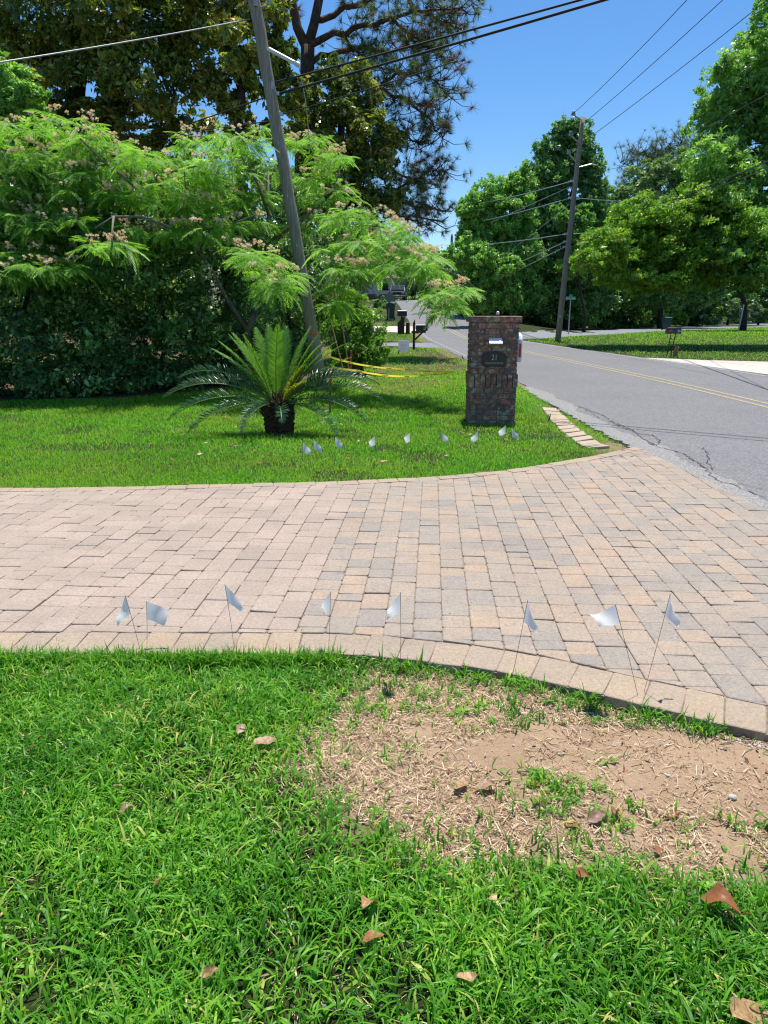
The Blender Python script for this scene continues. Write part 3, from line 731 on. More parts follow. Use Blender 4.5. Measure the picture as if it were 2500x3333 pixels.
# runners: long pale stems creeping over the bare soil
rn_ = MB(); rnd_r = random.Random(9); nrun = 0
while nrun < 95:
    px, py = rnd_r.uniform(-0.4, 1.6), rnd_r.uniform(1.75, 3.0)
    if not bool(inside(np.array([px]), np.array([py]), BARE_POLY)[0]) or py > float(near_outer(px)) - 0.08: continue
    nrun += 1; a_ = rnd_r.uniform(0, 6.28); pts = []; L_ = rnd_r.uniform(0.05, 0.20); m_ = 6
    for i in range(m_ + 1):
        pts.append((px, py, float(z_near(np.array([px]), np.array([py]))[0]) + 0.006 + 0.006 * math.sin(i * 1.4))); px += math.cos(a_) * L_ / m_; py += math.sin(a_) * L_ / m_; a_ += rnd_r.gauss(0, 0.35)
        py = min(py, float(near_outer(px)) - 0.03)
    rn_.tube(pts, [0.0018] * m_ + [0.0008], 4)
tag(mk('grass_runners', rn_.v, rn_.f, M['straw'], None, rnd=[random.random() for _ in rn_.v]), 'dry grass runners creeping over the bare soil', 'runners', kind='stuff')
# low broadleaf weeds among the lawn
n = 620
x = RNG.uniform(-1.9, 1.9, n); y = RNG.uniform(1.0, 3.05, n); k = (y < near_outer(x) - 0.03) & (value_noise(x, y, 0.35, 61) > 0.55) & (bare_frac(x, y) < 0.6); x, y = x[k], y[k]; n = len(x)
V = []; rr = []; Fq = []
for i in range(n):
    m_ = random.randint(3, 6); zb = float(z_near(np.array([x[i]]), np.array([y[i]]))[0]) + random.uniform(0.015, 0.045); c_ = random.random() * 0.6 + 0.2
    for q in range(m_):
        a_ = 6.283 * q / m_ + random.gauss(0, 0.3); L_ = random.uniform(0.008, 0.02); w_ = L_ * random.uniform(0.25, 0.45); d_ = Vector((math.cos(a_), math.sin(a_), random.uniform(0.0, 0.5))); s_ = Vector((-d_.y, d_.x, 0)); o_ = Vector((x[i], y[i], zb)); kk = len(V)
        V += [o_, o_ + d_ * L_ * 0.55 - s_ * w_, o_ + d_ * L_, o_ + d_ * L_ * 0.55 + s_ * w_]; Fq.append((kk, kk + 1, kk + 2, kk + 3)); rr += [c_] * 4
tag(mk('lawn_weeds', V, Fq, M['grass_near'], None, rnd=rr), 'small broadleaf weeds scattered in the foreground lawn', 'weeds', kind='stuff')
# weeds rooted in the paving joints
cx = []; cy = []
for (u, v, m_) in [(200, 2085, 14), (1190, 2080, 10), (1455, 2150, 12), (1690, 2210, 18), (690, 1625, 16), (850, 1780, 14), (1975, 1540, 12), (640, 2000, 8), (1490, 1840, 7), (1900, 1900, 6), (330, 1760, 6), (1600, 1660, 7), (2250, 1750, 8)]:
    g = G(u, v); cx += list(RNG.normal(g.x, 0.03, m_)); cy += list(RNG.normal(g.y, 0.006, m_))
n = len(cx); x = np.array(cx); y = np.array(cy)
tag(blades('joint_weeds', x, y, np.full(n, -0.006), RNG.uniform(0.008, 0.03, n), RNG.uniform(0.0016, 0.003, n), RNG.uniform(0.3, 1.4, n), M['grass_near'], RNG.uniform(0.5, 1.0, n), 2), 'tiny weeds growing in the paving joints', 'weeds', kind='stuff')
# lawn beyond the driveway
n = 310000
y = 6.3 + 15 * RNG.uniform(0, 1, n) ** 1.7; x = RNG.uniform(-9.5, 3.6, n)
zc = y * math.cos(CAM_P) + 0.4
hl = np.interp(x, [-9, -7, -5, -3.6, -1.8, -0.3, 0.2], [13.3, 13.4, 13.9, 15.4, 17.6, 18.6, 19.5])
k = (np.abs(x) < 0.60 * zc + 0.4) & (y > far_outer(x) + 0.005) & (x < road_l(y) - 0.10 - 0.08 * value_noise(x, y, 0.3, 41)) & (y < hl + 0.15)
k &= ~inside(x, y, PATH_POLY) & ~((x > 1.24) & (x < 2.0) & (y > 10.62) & (y < 11.4))
dirt = soft_inside(x, y, DIRT_POLY, 0.4, 4); k &= ~(dirt & (RNG.uniform(0, 1, n) < 0.6))
corner = ((x - 3.05) ** 2 + (y - 8.75) ** 2 < 0.45 ** 2); k &= ~(corner & (RNG.uniform(0, 1, n) < 0.85))
k &= ~((value_noise(x, y, 0.55, 43) > 0.74) & (RNG.uniform(0, 1, n) < 0.6))
x, y = x[k], y[k]; n = len(x)
rn = np.clip(0.42 + 0.35 * (value_noise(x, y, 1.3, 44) - 0.5) + RNG.normal(0, 0.2, n), 0, 0.92)
dry = RNG.uniform(0, 1, n) < 0.05 + 0.12 * (y > 15); rn[dry] = RNG.uniform(0.92, 1, dry.sum())
sc = np.clip(y / 9.0, 0.8, 1.8)
back_grass = blades('back_lawn_grass', x, y, -0.045 + 0.027 * np.clip((y - 14) / 3.0, 0, 1), RNG.uniform(0.045, 0.085, n), RNG.uniform(0.004, 0.008, n) * sc, np.clip(RNG.normal(0.8, 0.4, n), 0.1, 1.7), M['grass_far'], rn, 2)
tag(back_grass, 'sunny lawn grass between the driveway and the dark hedge', 'grass', kind='stuff')
# verge further along the road and the lawn across the road
n = 50000
y = 18 + 42 * RNG.uniform(0, 1, n) ** 1.4; x = RNG.uniform(-6, 3.2, n)
k = (x < road_l(y) - 0.15) & ~((y > 33.5) & (y < 40.5)) & ~((y > 50) & (y < 57)) & (x > -2.5 - (y - 18) * 0.0) & ~((y < 19.5) & (x < 0))
k &= ~(soft_inside(x, y, DIRT_POLY, 0.4, 4) & (RNG.uniform(0, 1, n) < 0.6)) & ((value_noise(x, y, 2.2, 9) < 0.66) | (RNG.uniform(0, 1, n) < 0.3))
x, y = x[k], y[k]; n = len(x)
tag(blades('verge_grass', x, y, tz(x, y) - 0.02, RNG.uniform(0.06, 0.12, n), RNG.uniform(0.012, 0.022, n), np.clip(RNG.normal(0.8, 0.4, n), 0.1, 1.7), M['grass_far'], np.clip(RNG.normal(0.55, 0.25, n), 0, 1), 2),
    'patchy verge grass along the road before the far driveway', 'grass', kind='stuff')
lawn = [(p.x, p.y) for p in SS_NEAR]
LAWN_POLY = [(float(road_r(y)) + 0.12, y) for y in (26.6, 28, 32, 36, 40, 43)] + lawn[1:] + [(60, 40), (40, 24.2), CON_POLY[2], CON_POLY[1]]
n = 100000
x = RNG.uniform(7, 50, n); y = 22 + 75 * RNG.uniform(0, 1, n) ** 1.5
k = inside(x, y, LAWN_POLY) & (x < 0.60 * y + 2); x, y = x[k], y[k]; n = len(x)
sc = y / 30
rn = np.clip(0.60 + 0.3 * (value_noise(x, y, 3, 44) - 0.5) + RNG.normal(0, 0.18, n), 0, 0.93)
dry = RNG.uniform(0, 1, n) < 0.05; rn[dry] = RNG.uniform(0.93, 1, dry.sum())
tag(blades('corner_lawn_grass', x, y, tz(x, y) - 0.02, RNG.uniform(0.06, 0.11, n) * np.sqrt(sc), RNG.uniform(0.012, 0.024, n) * sc, np.clip(RNG.normal(0.8, 0.4, n), 0.1, 1.7), M['grass_far'], rn, 2),
    'bright lawn grass across the road below the side street', 'grass', kind='stuff')

# ------------------------------------------------------------------ fallen leaves, pebbles, litter
def dry_leaf(u, v, size, col, label, rz=None, curl=0.35, lift=0.02):
    g = G(u, v); z = float(z_near(np.array([g.x]), np.array([g.y]))[0]) + lift if g.y < 3.2 else 0.02
    V = []; Fc = []; nl, nw = 11, 5; ph0 = random.uniform(0, 6)
    for i in range(nl):
        t = i / (nl - 1); w = (0.27 + 0.03 * math.sin(t * 9 + ph0)) * math.sin(math.pi * min(1, t * 0.94 + 0.05)) ** 0.8 * random.uniform(0.9, 1.08)
        for j in range(nw):
            s = (j - 2) / 2
            V.append((size * (t - 0.5), size * w * s, size * (curl * (abs(s) ** 1.5 * w * (0.5 + 0.5 * math.sin(t * 5 + ph0 + s))) + 0.13 * curl * math.sin(t * 5.2 + ph0) + random.gauss(0, 0.010))))
    for i in range(nl - 1):
        for j in range(nw - 1):
            a = i * nw + j; Fc.append((a, a + 1, a + nw + 1, a + nw))
    k = len(V); stem = MB().tube([(size * 0.5, 0, 0.01 * size), (size * 0.62, 0.01 * size, 0.03 * size), (size * 0.72, 0.0, 0.05 * size)], size * 0.012, 4)
    Fc += [tuple(i + k for i in q) for q in stem.f]; V += stem.v
    o = mk('fallen_leaf', V, Fc, M['dry_leaf'], None, True, rnd=col)
    o.location = (g.x, g.y, z); o.rotation_euler = (random.gauss(0, 0.25), random.gauss(0, 0.25), random.uniform(0, 6.28) if rz is None else rz)
    tag(o, label, 'leaf', 'dry leaves fallen on the lawn')
dry_leaf(2345, 2950, 0.105, 0.12, 'big curled russet leaf in the green grass at the right', -0.7, 0.9, 0.062)
dry_leaf(2440, 3315, 0.145, 0.55, 'large tan leaf at the bottom right corner', 0.3, 0.5, 0.062)
dry_leaf(1205, 2955, 0.075, 0.5, 'brown leaf standing in the foreground grass near the middle', 1.0, 0.8, 0.062)
dry_leaf(862, 2420, 0.085, 0.75, 'broad tan leaf on the lawn left of the bare patch', 0.2, 0.25, 0.056)
dry_leaf(785, 2385, 0.06, 0.9, 'slim pale leaf just above the broad tan leaf', 1.3, 0.5, 0.056)
dry_leaf(1500, 2540, 0.085, 0.72, 'tan oval leaf on the straw in the middle of the bare patch', 1.1, 0.25, 0.022)
dry_leaf(1583, 2545, 0.08, 0.78, 'crumpled pale leaf beside the tan oval leaf on the straw', 0.1, 0.6, 0.022)
dry_leaf(1945, 2642, 0.07, 0.85, 'purplish brown leaf on the straw right of the middle', 0.4, 0.5, 0.025)
dry_leaf(2003, 2622, 0.055, 0.15, 'rusty orange leaf touching the purplish leaf', 0.9, 0.6, 0.025)
dry_leaf(1865, 2662, 0.05, 0.2, 'narrow rust leaf left of the purplish leaf', 2.4, 0.4, 0.02)
dry_leaf(2142, 2745, 0.04, 0.25, 'short rust leaf on the straw edge at the right', 1.6, 0.3, 0.025)
dry_leaf(2190, 2622, 0.06, 0.15, 'slender brown leaf on the bare sand to the right', 0.1, 0.5, 0.01)
dry_leaf(1740, 2530, 0.05, 0.3, 'small brown leaf on the straw near the sandy spot', 2.2, 0.4, 0.02)
dry_leaf(1895, 2850, 0.05, 0.05, 'dark brown leaf half sunk in the grass below the straw', 0.2, 0.5, 0.056)
dry_leaf(1605, 2930, 0.035, 0.65, 'little tan leaf in the foreground grass right of the middle', 0.8, 0.5, 0.062)
dry_leaf(1215, 3065, 0.06, 0.35, 'orange brown leaf lying flat in the foreground grass', 0.1, 0.4, 0.056)
dry_leaf(1520, 3195, 0.05, 0.6, 'thin brown leaf near the bottom of the lawn', 0.0, 0.6, 0.062)
dry_leaf(100, 2452, 0.045, 0.1, 'orange leaf in the grass at the far left', 0.5, 0.5, 0.062)
dry_leaf(415, 2640, 0.05, 0.8, 'pale curled leaf in the grass at the left', 0.6, 0.8, 0.062)
dry_leaf(525, 2885, 0.04, 0.28, 'small orange leaf low in the left lawn', 0.6, 0.8, 0.056)
dry_leaf(680, 3160, 0.045, 0.5, 'brown leaf near the bottom left of the lawn', 0.4, 0.7, 0.056)
# loose litter scraps on the bare patch, pavers and verge
n = 900
x = np.concatenate([RNG.uniform(-0.4, 2.2, 260), RNG.uniform(-3, 3.2, 150), RNG.uniform(-1.5, 3.0, 320), RNG.uniform(-3, 3, 170)])
y = np.concatenate([RNG.uniform(1.7, 3.0, 260), RNG.uniform(3.3, 7.4, 150), RNG.uniform(13, 32, 320), RNG.uniform(7.5, 13, 170)])
z = np.where(y < 3.05, z_near(x, y) + 0.008, np.where(y < 7.6, 0.004, 0.012))
k = ~((y < 3.05) & (~inside(x, y, BARE_POLY))) & ~((y < 3.4) & (y > near_outer(x) - 0.02) & (y < near_outer(x) + 0.02)) & ~((y > 13) & (x > road_l(y) - 0.2))
x, y, z = x[k], y[k], z[k]; n = len(x)
sz = np.where(y < 3.05, RNG.uniform(0.012, 0.035, n), np.where(y < 7.6, RNG.uniform(0.008, 0.02, n), RNG.uniform(0.05, 0.10, n)))
a = unit(RNG.normal(0, 1, (n, 3)) * [1, 1, 0.2]); Rm = frames(a, np.tile([0, 0, 1.0], (n, 1)) + RNG.normal(0, 0.3, (n, 3)))
T = np.array([(-0.5, 0, 0.05), (-0.1, -0.2, 0), (0.5, 0, 0.12), (-0.1, 0.2, 0.06)], float)
V, Fs, r = scatter(T, [np.array([(0, 1, 2, 3)])], np.stack([x, y, z], 1), Rm, sz, RNG.uniform(0, 1, n))
tag(mk_np('leaf_litter', V, Fs, M['dry_leaf'], None, r), 'small scraps of dry leaf scattered on sand, pavers and verge', 'leaf litter', kind='stuff')
n = 420
x = RNG.uniform(0.3, 2.1, n); y = RNG.uniform(1.8, 3.0, n)
edge = RNG.uniform(0, 1, n) < 0.45; x[edge] = RNG.uniform(1.05, 1.9, edge.sum()); y[edge] = near_outer(x[edge]) - RNG.uniform(0.01, 0.07, edge.sum())
k = (y < near_outer(x) - 0.008) & (inside(x, y, SAND_POLY) | edge); x, y = x[k], y[k]; n = len(x)
ico = [(0, 0, 1), (0.9, 0, 0.1), (0.1, 0.85, 0), (-0.95, 0.1, -0.1), (0, -0.9, 0.1), (0, 0, -0.8)]
V, Fs, r = scatter(np.array(ico, float), [np.array([(0, 1, 2), (0, 2, 3), (0, 3, 4), (0, 4, 1), (5, 2, 1), (5, 3, 2), (5, 4, 3), (5, 1, 4)])], np.stack([x, y, z_near(x, y) + 0.002], 1),
                   frames(unit(RNG.normal(0, 1, (n, 3))), unit(RNG.normal(0, 1, (n, 3)))) * RNG.uniform(0.6, 1.2, (n, 1, 3)), RNG.uniform(0.003, 0.0095, n) * np.where(edge[k], 1.3, 1), RNG.uniform(0, 1, n))
tag(mk_np('gravel', V, Fs, M['concrete'], None, r), 'pebbles on the bare sand along the driveway edging', 'gravel', kind='stuff')
M['clod'] = plain('soil_clod', (0.33, 0.215, 0.125), 0.95, var=0.35, scale=60, bump=0.5)
n = 2600
x = RNG.uniform(-0.3, 2.1, n); y = RNG.uniform(1.75, 3.0, n); k = (y < near_outer(x) - 0.012) & inside(x, y, BARE_POLY) & (value_noise(x, y, 0.16, 71) > 0.38); x, y = x[k], y[k]; n = len(x)
V, Fs, r = scatter(np.array(ico, float), [np.array([(0, 1, 2), (0, 2, 3), (0, 3, 4), (0, 4, 1), (5, 2, 1), (5, 3, 2), (5, 4, 3), (5, 1, 4)])], np.stack([x, y, z_near(x, y) + 0.001], 1),
                   frames(unit(RNG.normal(0, 1, (n, 3))), unit(RNG.normal(0, 1, (n, 3)))) * RNG.uniform(0.5, 1.3, (n, 1, 3)), np.clip(RNG.lognormal(-5.5, 0.5, n), 0.002, 0.013), RNG.uniform(0, 1, n))
tag(mk_np('soil_clods', V, Fs, M['clod'], None, r), 'crumbs and clods of tan soil on the bare patch', 'soil', kind='stuff')
def pebble(u, v, s, label):
    g = G(u, v); z = float(z_near(np.array([g.x]), np.array([g.y]))[0])
    import bmesh
    bm = bmesh.new(); bmesh.ops.create_icosphere(bm, subdivisions=2, radius=s)
    for q in bm.verts: q.co = Vector((q.co.x * 1.2, q.co.y * 0.9, q.co.z * 0.75)) * (1 + random.gauss(0, 0.08))
    me = bpy.data.meshes.new('pebble'); bm.to_mesh(me); bm.free(); me.materials.append(M['concrete'])
    o = link('pebble', me); o.location = (g.x, g.y, z + s * 0.5); tag(o, label, 'stone')
pebble(2390, 2560, 0.013, 'light grey pebble alone on the bare sand at the right')
pebble(2180, 2490, 0.008, 'small tan pebble near the middle of the sandy spot')
pebble(1475, 2160, 0.010, 'round pale pebble beside the driveway edging')

# ------------------------------------------------------------------ marker flags
def flag(u, v, ut, vt, turn, droop, mat, label, group, size=0.1, w=None, curl=0.6, scale=1.0, name='marker_flag'):
    b = G(u, v); zb = -0.04; Yt = b.y + random.uniform(-0.02, 0.02)
    top = P(ut, vt, Yt)
    e = thing(name, label, 'flag', (b.x, b.y, zb), 0, group)
    tl = top - Vector((b.x, b.y, zb))
    MB().tube([(0, 0, 0), tl * 0.5 + Vector((0.002, 0, 0)), tl], 0.0011 * scale, 5).build('wire_stake', M['stake_wood'], e)
    up = tl.normalized(); out = Vector((math.cos(turn), math.sin(turn), 0)); w = w or size * 1.25
    V = []; nn = 7
    for j in range(nn):
        for i in range(nn):
            s = i / (nn - 1); t = j / (nn - 1)
            p = tl - up * (size * t)
            # cloth falls away from the wire: upper part droops more, folding on itself
            dr = droop * (1.0 - 0.30 * t)
            a = dr
            q = out * (math.cos(a) * s * w) + Vector((0, 0, -1)) * (math.sin(a) * s * w)
            fold = Vector((-out.y, out.x, 0)) * (curl * 0.035 * math.sin(s * 3.4 + t * 2.2) * s * (size / 0.1))
            V.append(p + q * (1 - 0.25 * t * s) + fold + Vector((0, 0, random.gauss(0, 0.0012))))
    Fc = [(j * nn + i, j * nn + i + 1, (j + 1) * nn + i + 1, (j + 1) * nn + i) for j in range(nn - 1) for i in range(nn - 1)]
    mk('cloth', V, Fc, mat, e, True)
near = [(458, 2108, 408, 1938, 3.6, 1.15, 1.0, 'leaning white marker flag farthest left along the near driveway edge'),
        (476, 2105, 477, 1957, 0.2, 0.55, 0.7, 'white marker flag second from left beside the near driveway edge, larger cloth'),
        (765, 2112, 732, 1902, 0.3, 0.95, 0.7, 'white marker flag third from left, tallest, leaning over pink pavers'),
        (1068, 2115, 1076, 1925, 2.6, 1.05, 1.1, 'white marker flag at the seam of pink and mixed pavers'),
        (1303, 2195, 1304, 1927, 2.9, 1.0, 1.0, 'white marker flag fifth from left at the near driveway edge'),
        (1650, 2262, 1718, 1952, 0.4, 1.2, 0.6, 'narrow folded white marker flag sixth from left at the near edge'),
        (2085, 2262, 2003, 1967, 2.85, 0.55, 1.2, 'crumpled white marker flag second from right at the near edge'),
        (2092, 2252, 2182, 1933, 0.4, 1.15, 0.8, 'white marker flag farthest right along the near driveway edge')]
for u, v, ut, vt, tu, dr, cu, lab in near:
    flag(u, v, ut, vt, tu, dr, M['flag_white'], lab, 'white marker flags along the near driveway edge', curl=cu, size=0.095)
far_f = [(983, 1482, 985, 1440, 0.4, 'white marker flag nearest the palm trunk, first of the row across the lawn'),
         (1024, 1474, 1020, 1432, 0.3, 'thin white marker flag second from the palm trunk'),
         (1091, 1462, 1090, 1422, 0.2, 'white marker flag third from the palm trunk'),
         (1222, 1458, 1222, 1418, 2.9, 'white marker flag fourth from the palm trunk, in the open lawn'),
         (1336, 1450, 1334, 1408, 2.6, 'white marker flag midway between palm and brick mailbox'),
         (1438, 1445, 1436, 1403, 0.4, 'slim white marker flag left of the brick mailbox'),
         (1556, 1446, 1557, 1402, 3.3, 'white marker flag in front of the brick mailbox'),
         (1646, 1430, 1646, 1384, 3.0, 'white marker flag at the right corner of the brick mailbox'),
         (1668, 1436, 1664, 1392, 0.2, 'white marker flag farthest right of the row by the brick mailbox')]
for u, v, ut, vt, tu, lab in far_f:
    flag(u, v, ut, vt, tu, 0.75, M['flag_white'], lab, 'white marker flags across the far lawn', curl=0.9, scale=1.6, size=0.11, w=0.12)
flag(1788, 1382, 1793, 1345, 2.7, 1.2, M['flag_green'], 'green marker flag beside the stone slabs', None, curl=0.6, scale=1.6, size=0.10, w=0.09)
flag(1503, 1178, 1504, 1152, 0.4, 1.2, M['flag_green'], 'tiny green marker flag at the road edge left of the brick mailbox', None, curl=0.5, scale=2.5, size=0.12, w=0.12)
flag(1940, 1130, 1941, 1122, 0.3, 1.1, M['flag_orange'], 'small orange marker flag in the lawn across the road', None, curl=0.4, scale=2.5, size=0.10, w=0.10)
flag(1848, 1117, 1849, 1108, 0.3, 1.1, M['flag_orange'], 'tiny orange marker flag right of the far utility pole', None, curl=0.4, scale=2.5, size=0.12, w=0.12)

# ------------------------------------------------------------------ brick mailbox pillar
PX, PY, PRZ = 1.63, 11.02, R(-2.0)
pil = thing('brick_mailbox', 'square brick mailbox pillar with black number plaque by the lawn', 'mailbox', (PX, PY, -0.05), PRZ)
import bmesh
bm = bmesh.new(); bmesh.ops.create_cube(bm, size=1.0)
bmesh.ops.bevel(bm, geom=bm.edges[:], offset=0.035, segments=1, affect='EDGES')
brick_me = bpy.data.meshes.new('brick'); bm.to_mesh(brick_me); bm.free(); brick_me.materials.append(M['brick'])
def brick(c, d, parent=pil):
    o = link('brick', brick_me, parent); o.location = c
    o.scale = d; o.rotation_euler = (random.gauss(0, 0.006), random.gauss(0, 0.006), random.gauss(0, 0.008))
def ring_course(z, hgt, half, dep, odd, blen=0.198, gap=0.011, proud=0.0):
    """one course of bricks round the four faces"""
    L = 2 * half
    for fce in range(4):
        own = (fce % 2 == 0) == odd
        s, e = (-half, half) if own else (-half + dep + gap, half - dep - gap)
        x = s; first = True
        while x < e - 0.02:
            b = blen * (0.5 if (first and not own and random.random() < 0.6) else random.choice([1, 1, 1.02, 0.97]))
            if e - (x + b) < 0.07: b = e - x
            b = min(b, e - x)
            m = x + b / 2; off = half - dep / 2 + random.gauss(0, 0.0018) + proud
            c = [(m, -off), (off, m), (-m, off), (-off, -m)][fce]
            d = (b, dep, hgt) if fce % 2 == 0 else (dep, b, hgt)
            brick((c[0], c[1], z + hgt / 2), d); x += b + gap; first = False
half, dep, CH, BH = 0.345, 0.088, 0.081, 0.070
MB().box((0, 0, 0.78), (2 * half - 0.040, 2 * half - 0.040, 1.54)).build('mortar_core', M['mortar'], pil)
z = 0.0
for i in range(7):
    ring_course(z, BH, half, dep, i % 2 == 0); z += CH
# soldier course, slightly proud
zs = z
for fce in range(4):
    m_ = -half - 0.008 + 0.036
    while m_ < half:
        off = half - dep / 2 + 0.012
        if fce % 2 == 1 and abs(m_) > half - dep: m_ += CH * 0.985; continue
        c = [(m_, -off), (off, m_), (-m_, off), (-off, -m_)][fce]
        brick((c[0], c[1], zs + 0.098), (0.069, dep, 0.194) if fce % 2 == 0 else (dep, 0.069, 0.194)); m_ += CH * 0.985
z = zs + 0.206
for i in range(9):
    ring_course(z, BH, half - 0.006, dep, i % 2 == 1); z += CH
ztop = z
# cap course overhanging
hw = half + 0.035
nb = 5
for r_ in range(2):
    yv = -hw + (0.5 + r_) * (2 * hw / 2)
    xs_ = [-hw, -hw + 0.235, -hw + 0.46, -hw + 0.58, hw] if r_ == 0 else [-hw, -hw + 0.2, -hw + 0.4, -hw + 0.6, hw]
    for a, b in zip(xs_[:-1], xs_[1:]):
        brick(((a + b) / 2, yv, z + 0.042), (b - a - 0.006, hw - 0.006, 0.084))
MB().box((0, 0, z + 0.040), (2 * hw - 0.02, 2 * hw - 0.02, 0.06)).build('cap_mortar', M['mortar'], pil)
FY = -half - 0.004
# plaque with stepped upper corners
pz = 0.98; pw, ph_ = 0.178, 0.108
def plaque_outline(k):
    w, h = pw * k, ph_ * k
    pts = [(-w * 0.86, -h), (w * 0.86, -h)]
    pts += [(w * 0.88, -h * 0.86), (w, -h * 0.80), (w, h * 0.50), (w * 0.90, h * 0.56), (w * 0.84, h * 0.74)]
    for i in range(9): 
        a = math.pi * i / 8; pts.append((math.cos(a) * w * 0.74, h * 0.78 + math.sin(a) * h * 0.24))
    pts += [(-w * 0.84, h * 0.74), (-w * 0.90, h * 0.56), (-w, h * 0.50), (-w, -h * 0.80), (-w * 0.88, -h * 0.86)]
    return [(x_, y_ + pz) for x_, y_ in pts]
pq = MB().prism(plaque_outline(1.0), 1, FY - 0.018, FY + 0.006).build('plaque', M['black'], pil); bevel(pq, 0.004)
text_mesh('house_number', '21', 0.115, M['gold'], pq, (0, FY - 0.0195, pz + 0.022), (math.pi / 2, 0, 0), 0.001, sx=0.8)
text_mesh('street_name', 'POQUITO ROAD', 0.042, M['gold'], pq, (0, FY - 0.0195, pz - 0.058), (math.pi / 2, 0, 0), 0.001, sx=0.82)
# small white lamp hood above the plaque
lz = 1.20
hood = MB(); prof = [(0.0, 0.085), (-0.04, 0.078), (-0.10, 0.045), (-0.145, 0.012), (-0.145, 0.0), (-0.125, 0.0), (-0.085, 0.03), (0.0, 0.06)]
hood.prism([(FY + p[0], lz + p[1]) for p in prof], 0, -0.095, 0.095)
hd = hood.build('lamp_hood', M['white'], pil); bevel(hd, 0.004)
MB().box((0, FY - 0.02, lz + 0.02), (0.15, 0.05, 0.04)).build('lamp_body', M['steel'], pil)
# arched metal mailbox set into the road side, with its red signal flag
bx0 = half - 0.02
def arch(w, h, r, z0, y0=0.0, n=8):
    pts = [(y0 - w, z0), (y0 + w, z0), (y0 + w, z0 + h - r)]
    for i in range(1, n): 
        a = math.pi * i / n; pts.append((y0 + math.cos(a) * w, z0 + h - r + math.sin(a) * r))
    return pts + [(y0 - w, z0 + h - r)]
bx = MB().prism(arch(0.15, 0.42, 0.15, 0.93, -0.12), 0, bx0, half + 0.055).build('mailbox_front', M['white_pvc'], pil); bevel(bx, 0.006)
MB().prism(arch(0.13, 0.38, 0.13, 0.945, -0.12), 0, half + 0.05, half + 0.068).build('mailbox_door', M['white'], pil)
MB().box((half + 0.035, -0.285, 1.10), (0.03, 0.008, 0.20)).build('signal_flag', M['red'], pil)
# small round finial seen on top
fin = MB()
for i in range(1): pass
bm = bmesh.new(); bmesh.ops.create_uvsphere(bm, u_segments=10, v_segments=8, radius=0.03)
me = bpy.data.meshes.new('finial'); bm.to_mesh(me); bm.free(); me.materials.append(M['steel'])
me.polygons.foreach_set('use_smooth', [True] * len(me.polygons))
fo = link('finial', me, pil); fo.location = (0.10, 0.30, z + 0.125)
MB().tube([(0.10, 0.30, z + 0.08), (0.10, 0.30, z + 0.11)], 0.012, 8).build('finial_stem', M['black'], pil)

# ------------------------------------------------------------------ sago palm
SG = G(910, 1402); SG.z = -0.05
sago = thing('sago_palm', 'sago palm with short dark trunk and arching feathery fronds', 'palm', SG)
cv = []; TH = 0.46; ntr = 22; rings = 16
tb = MB()
tv = []; tf = []
for i in range(rings):
    t = i / (rings - 1); r0 = 0.185 + 0.02 * math.sin(t * 3.1) - 0.03 * max(0, t - 0.8) * 5
    for k_ in range(ntr):
        a = 2 * math.pi * k_ / ntr
        rr_ = r0 + (0.016 if (k_ + i) % 2 else -0.006) + random.gauss(0, 0.005)
        tv.append((rr_ * math.cos(a), rr_ * math.sin(a), TH * t + (0.012 if k_ % 2 else 0)))
for i in range(rings - 1):
    for k_ in range(ntr): a = i * ntr + k_; b = i * ntr + (k_ + 1) % ntr; tf.append((a, b, b + ntr, a + ntr))
tf.append(tuple(range((rings - 1) * ntr, rings * ntr)))
trunk = mk('trunk', tv, tf, M['caudex'], sago)
# ragged cut leaf bases round the crown
lb = MB()
for i in range(46):
    a = random.uniform(0, 6.28); z0 = random.uniform(0.20, TH)
    d = Vector((math.cos(a), math.sin(a), 0)); p = d * 0.165 + Vector((0, 0, z0)); q = p + d * random.uniform(0.04, 0.11) + Vector((0, 0, random.uniform(0.04, 0.12)))
    lb.tube([p, p.lerp(q, 0.5) + d * 0.01, q], [0.022, 0.016, 0.008], 5)
tag(lb.build('leaf_bases', M['caudex'], sago), kind='stuff')
fz = MB()
for i in range(90):
    a = random.uniform(0, 6.28); r_ = random.uniform(0, 0.12); p = Vector((math.cos(a) * r_, math.sin(a) * r_, TH - 0.01))
    fz.tube([p, p + Vector((random.gauss(0, 0.04), random.gauss(0, 0.04), random.uniform(0.08, 0.19)))], [0.006, 0.002], 4)
tag(fz.build('crown_fuzz', M['needle_dead'], sago), kind='stuff')
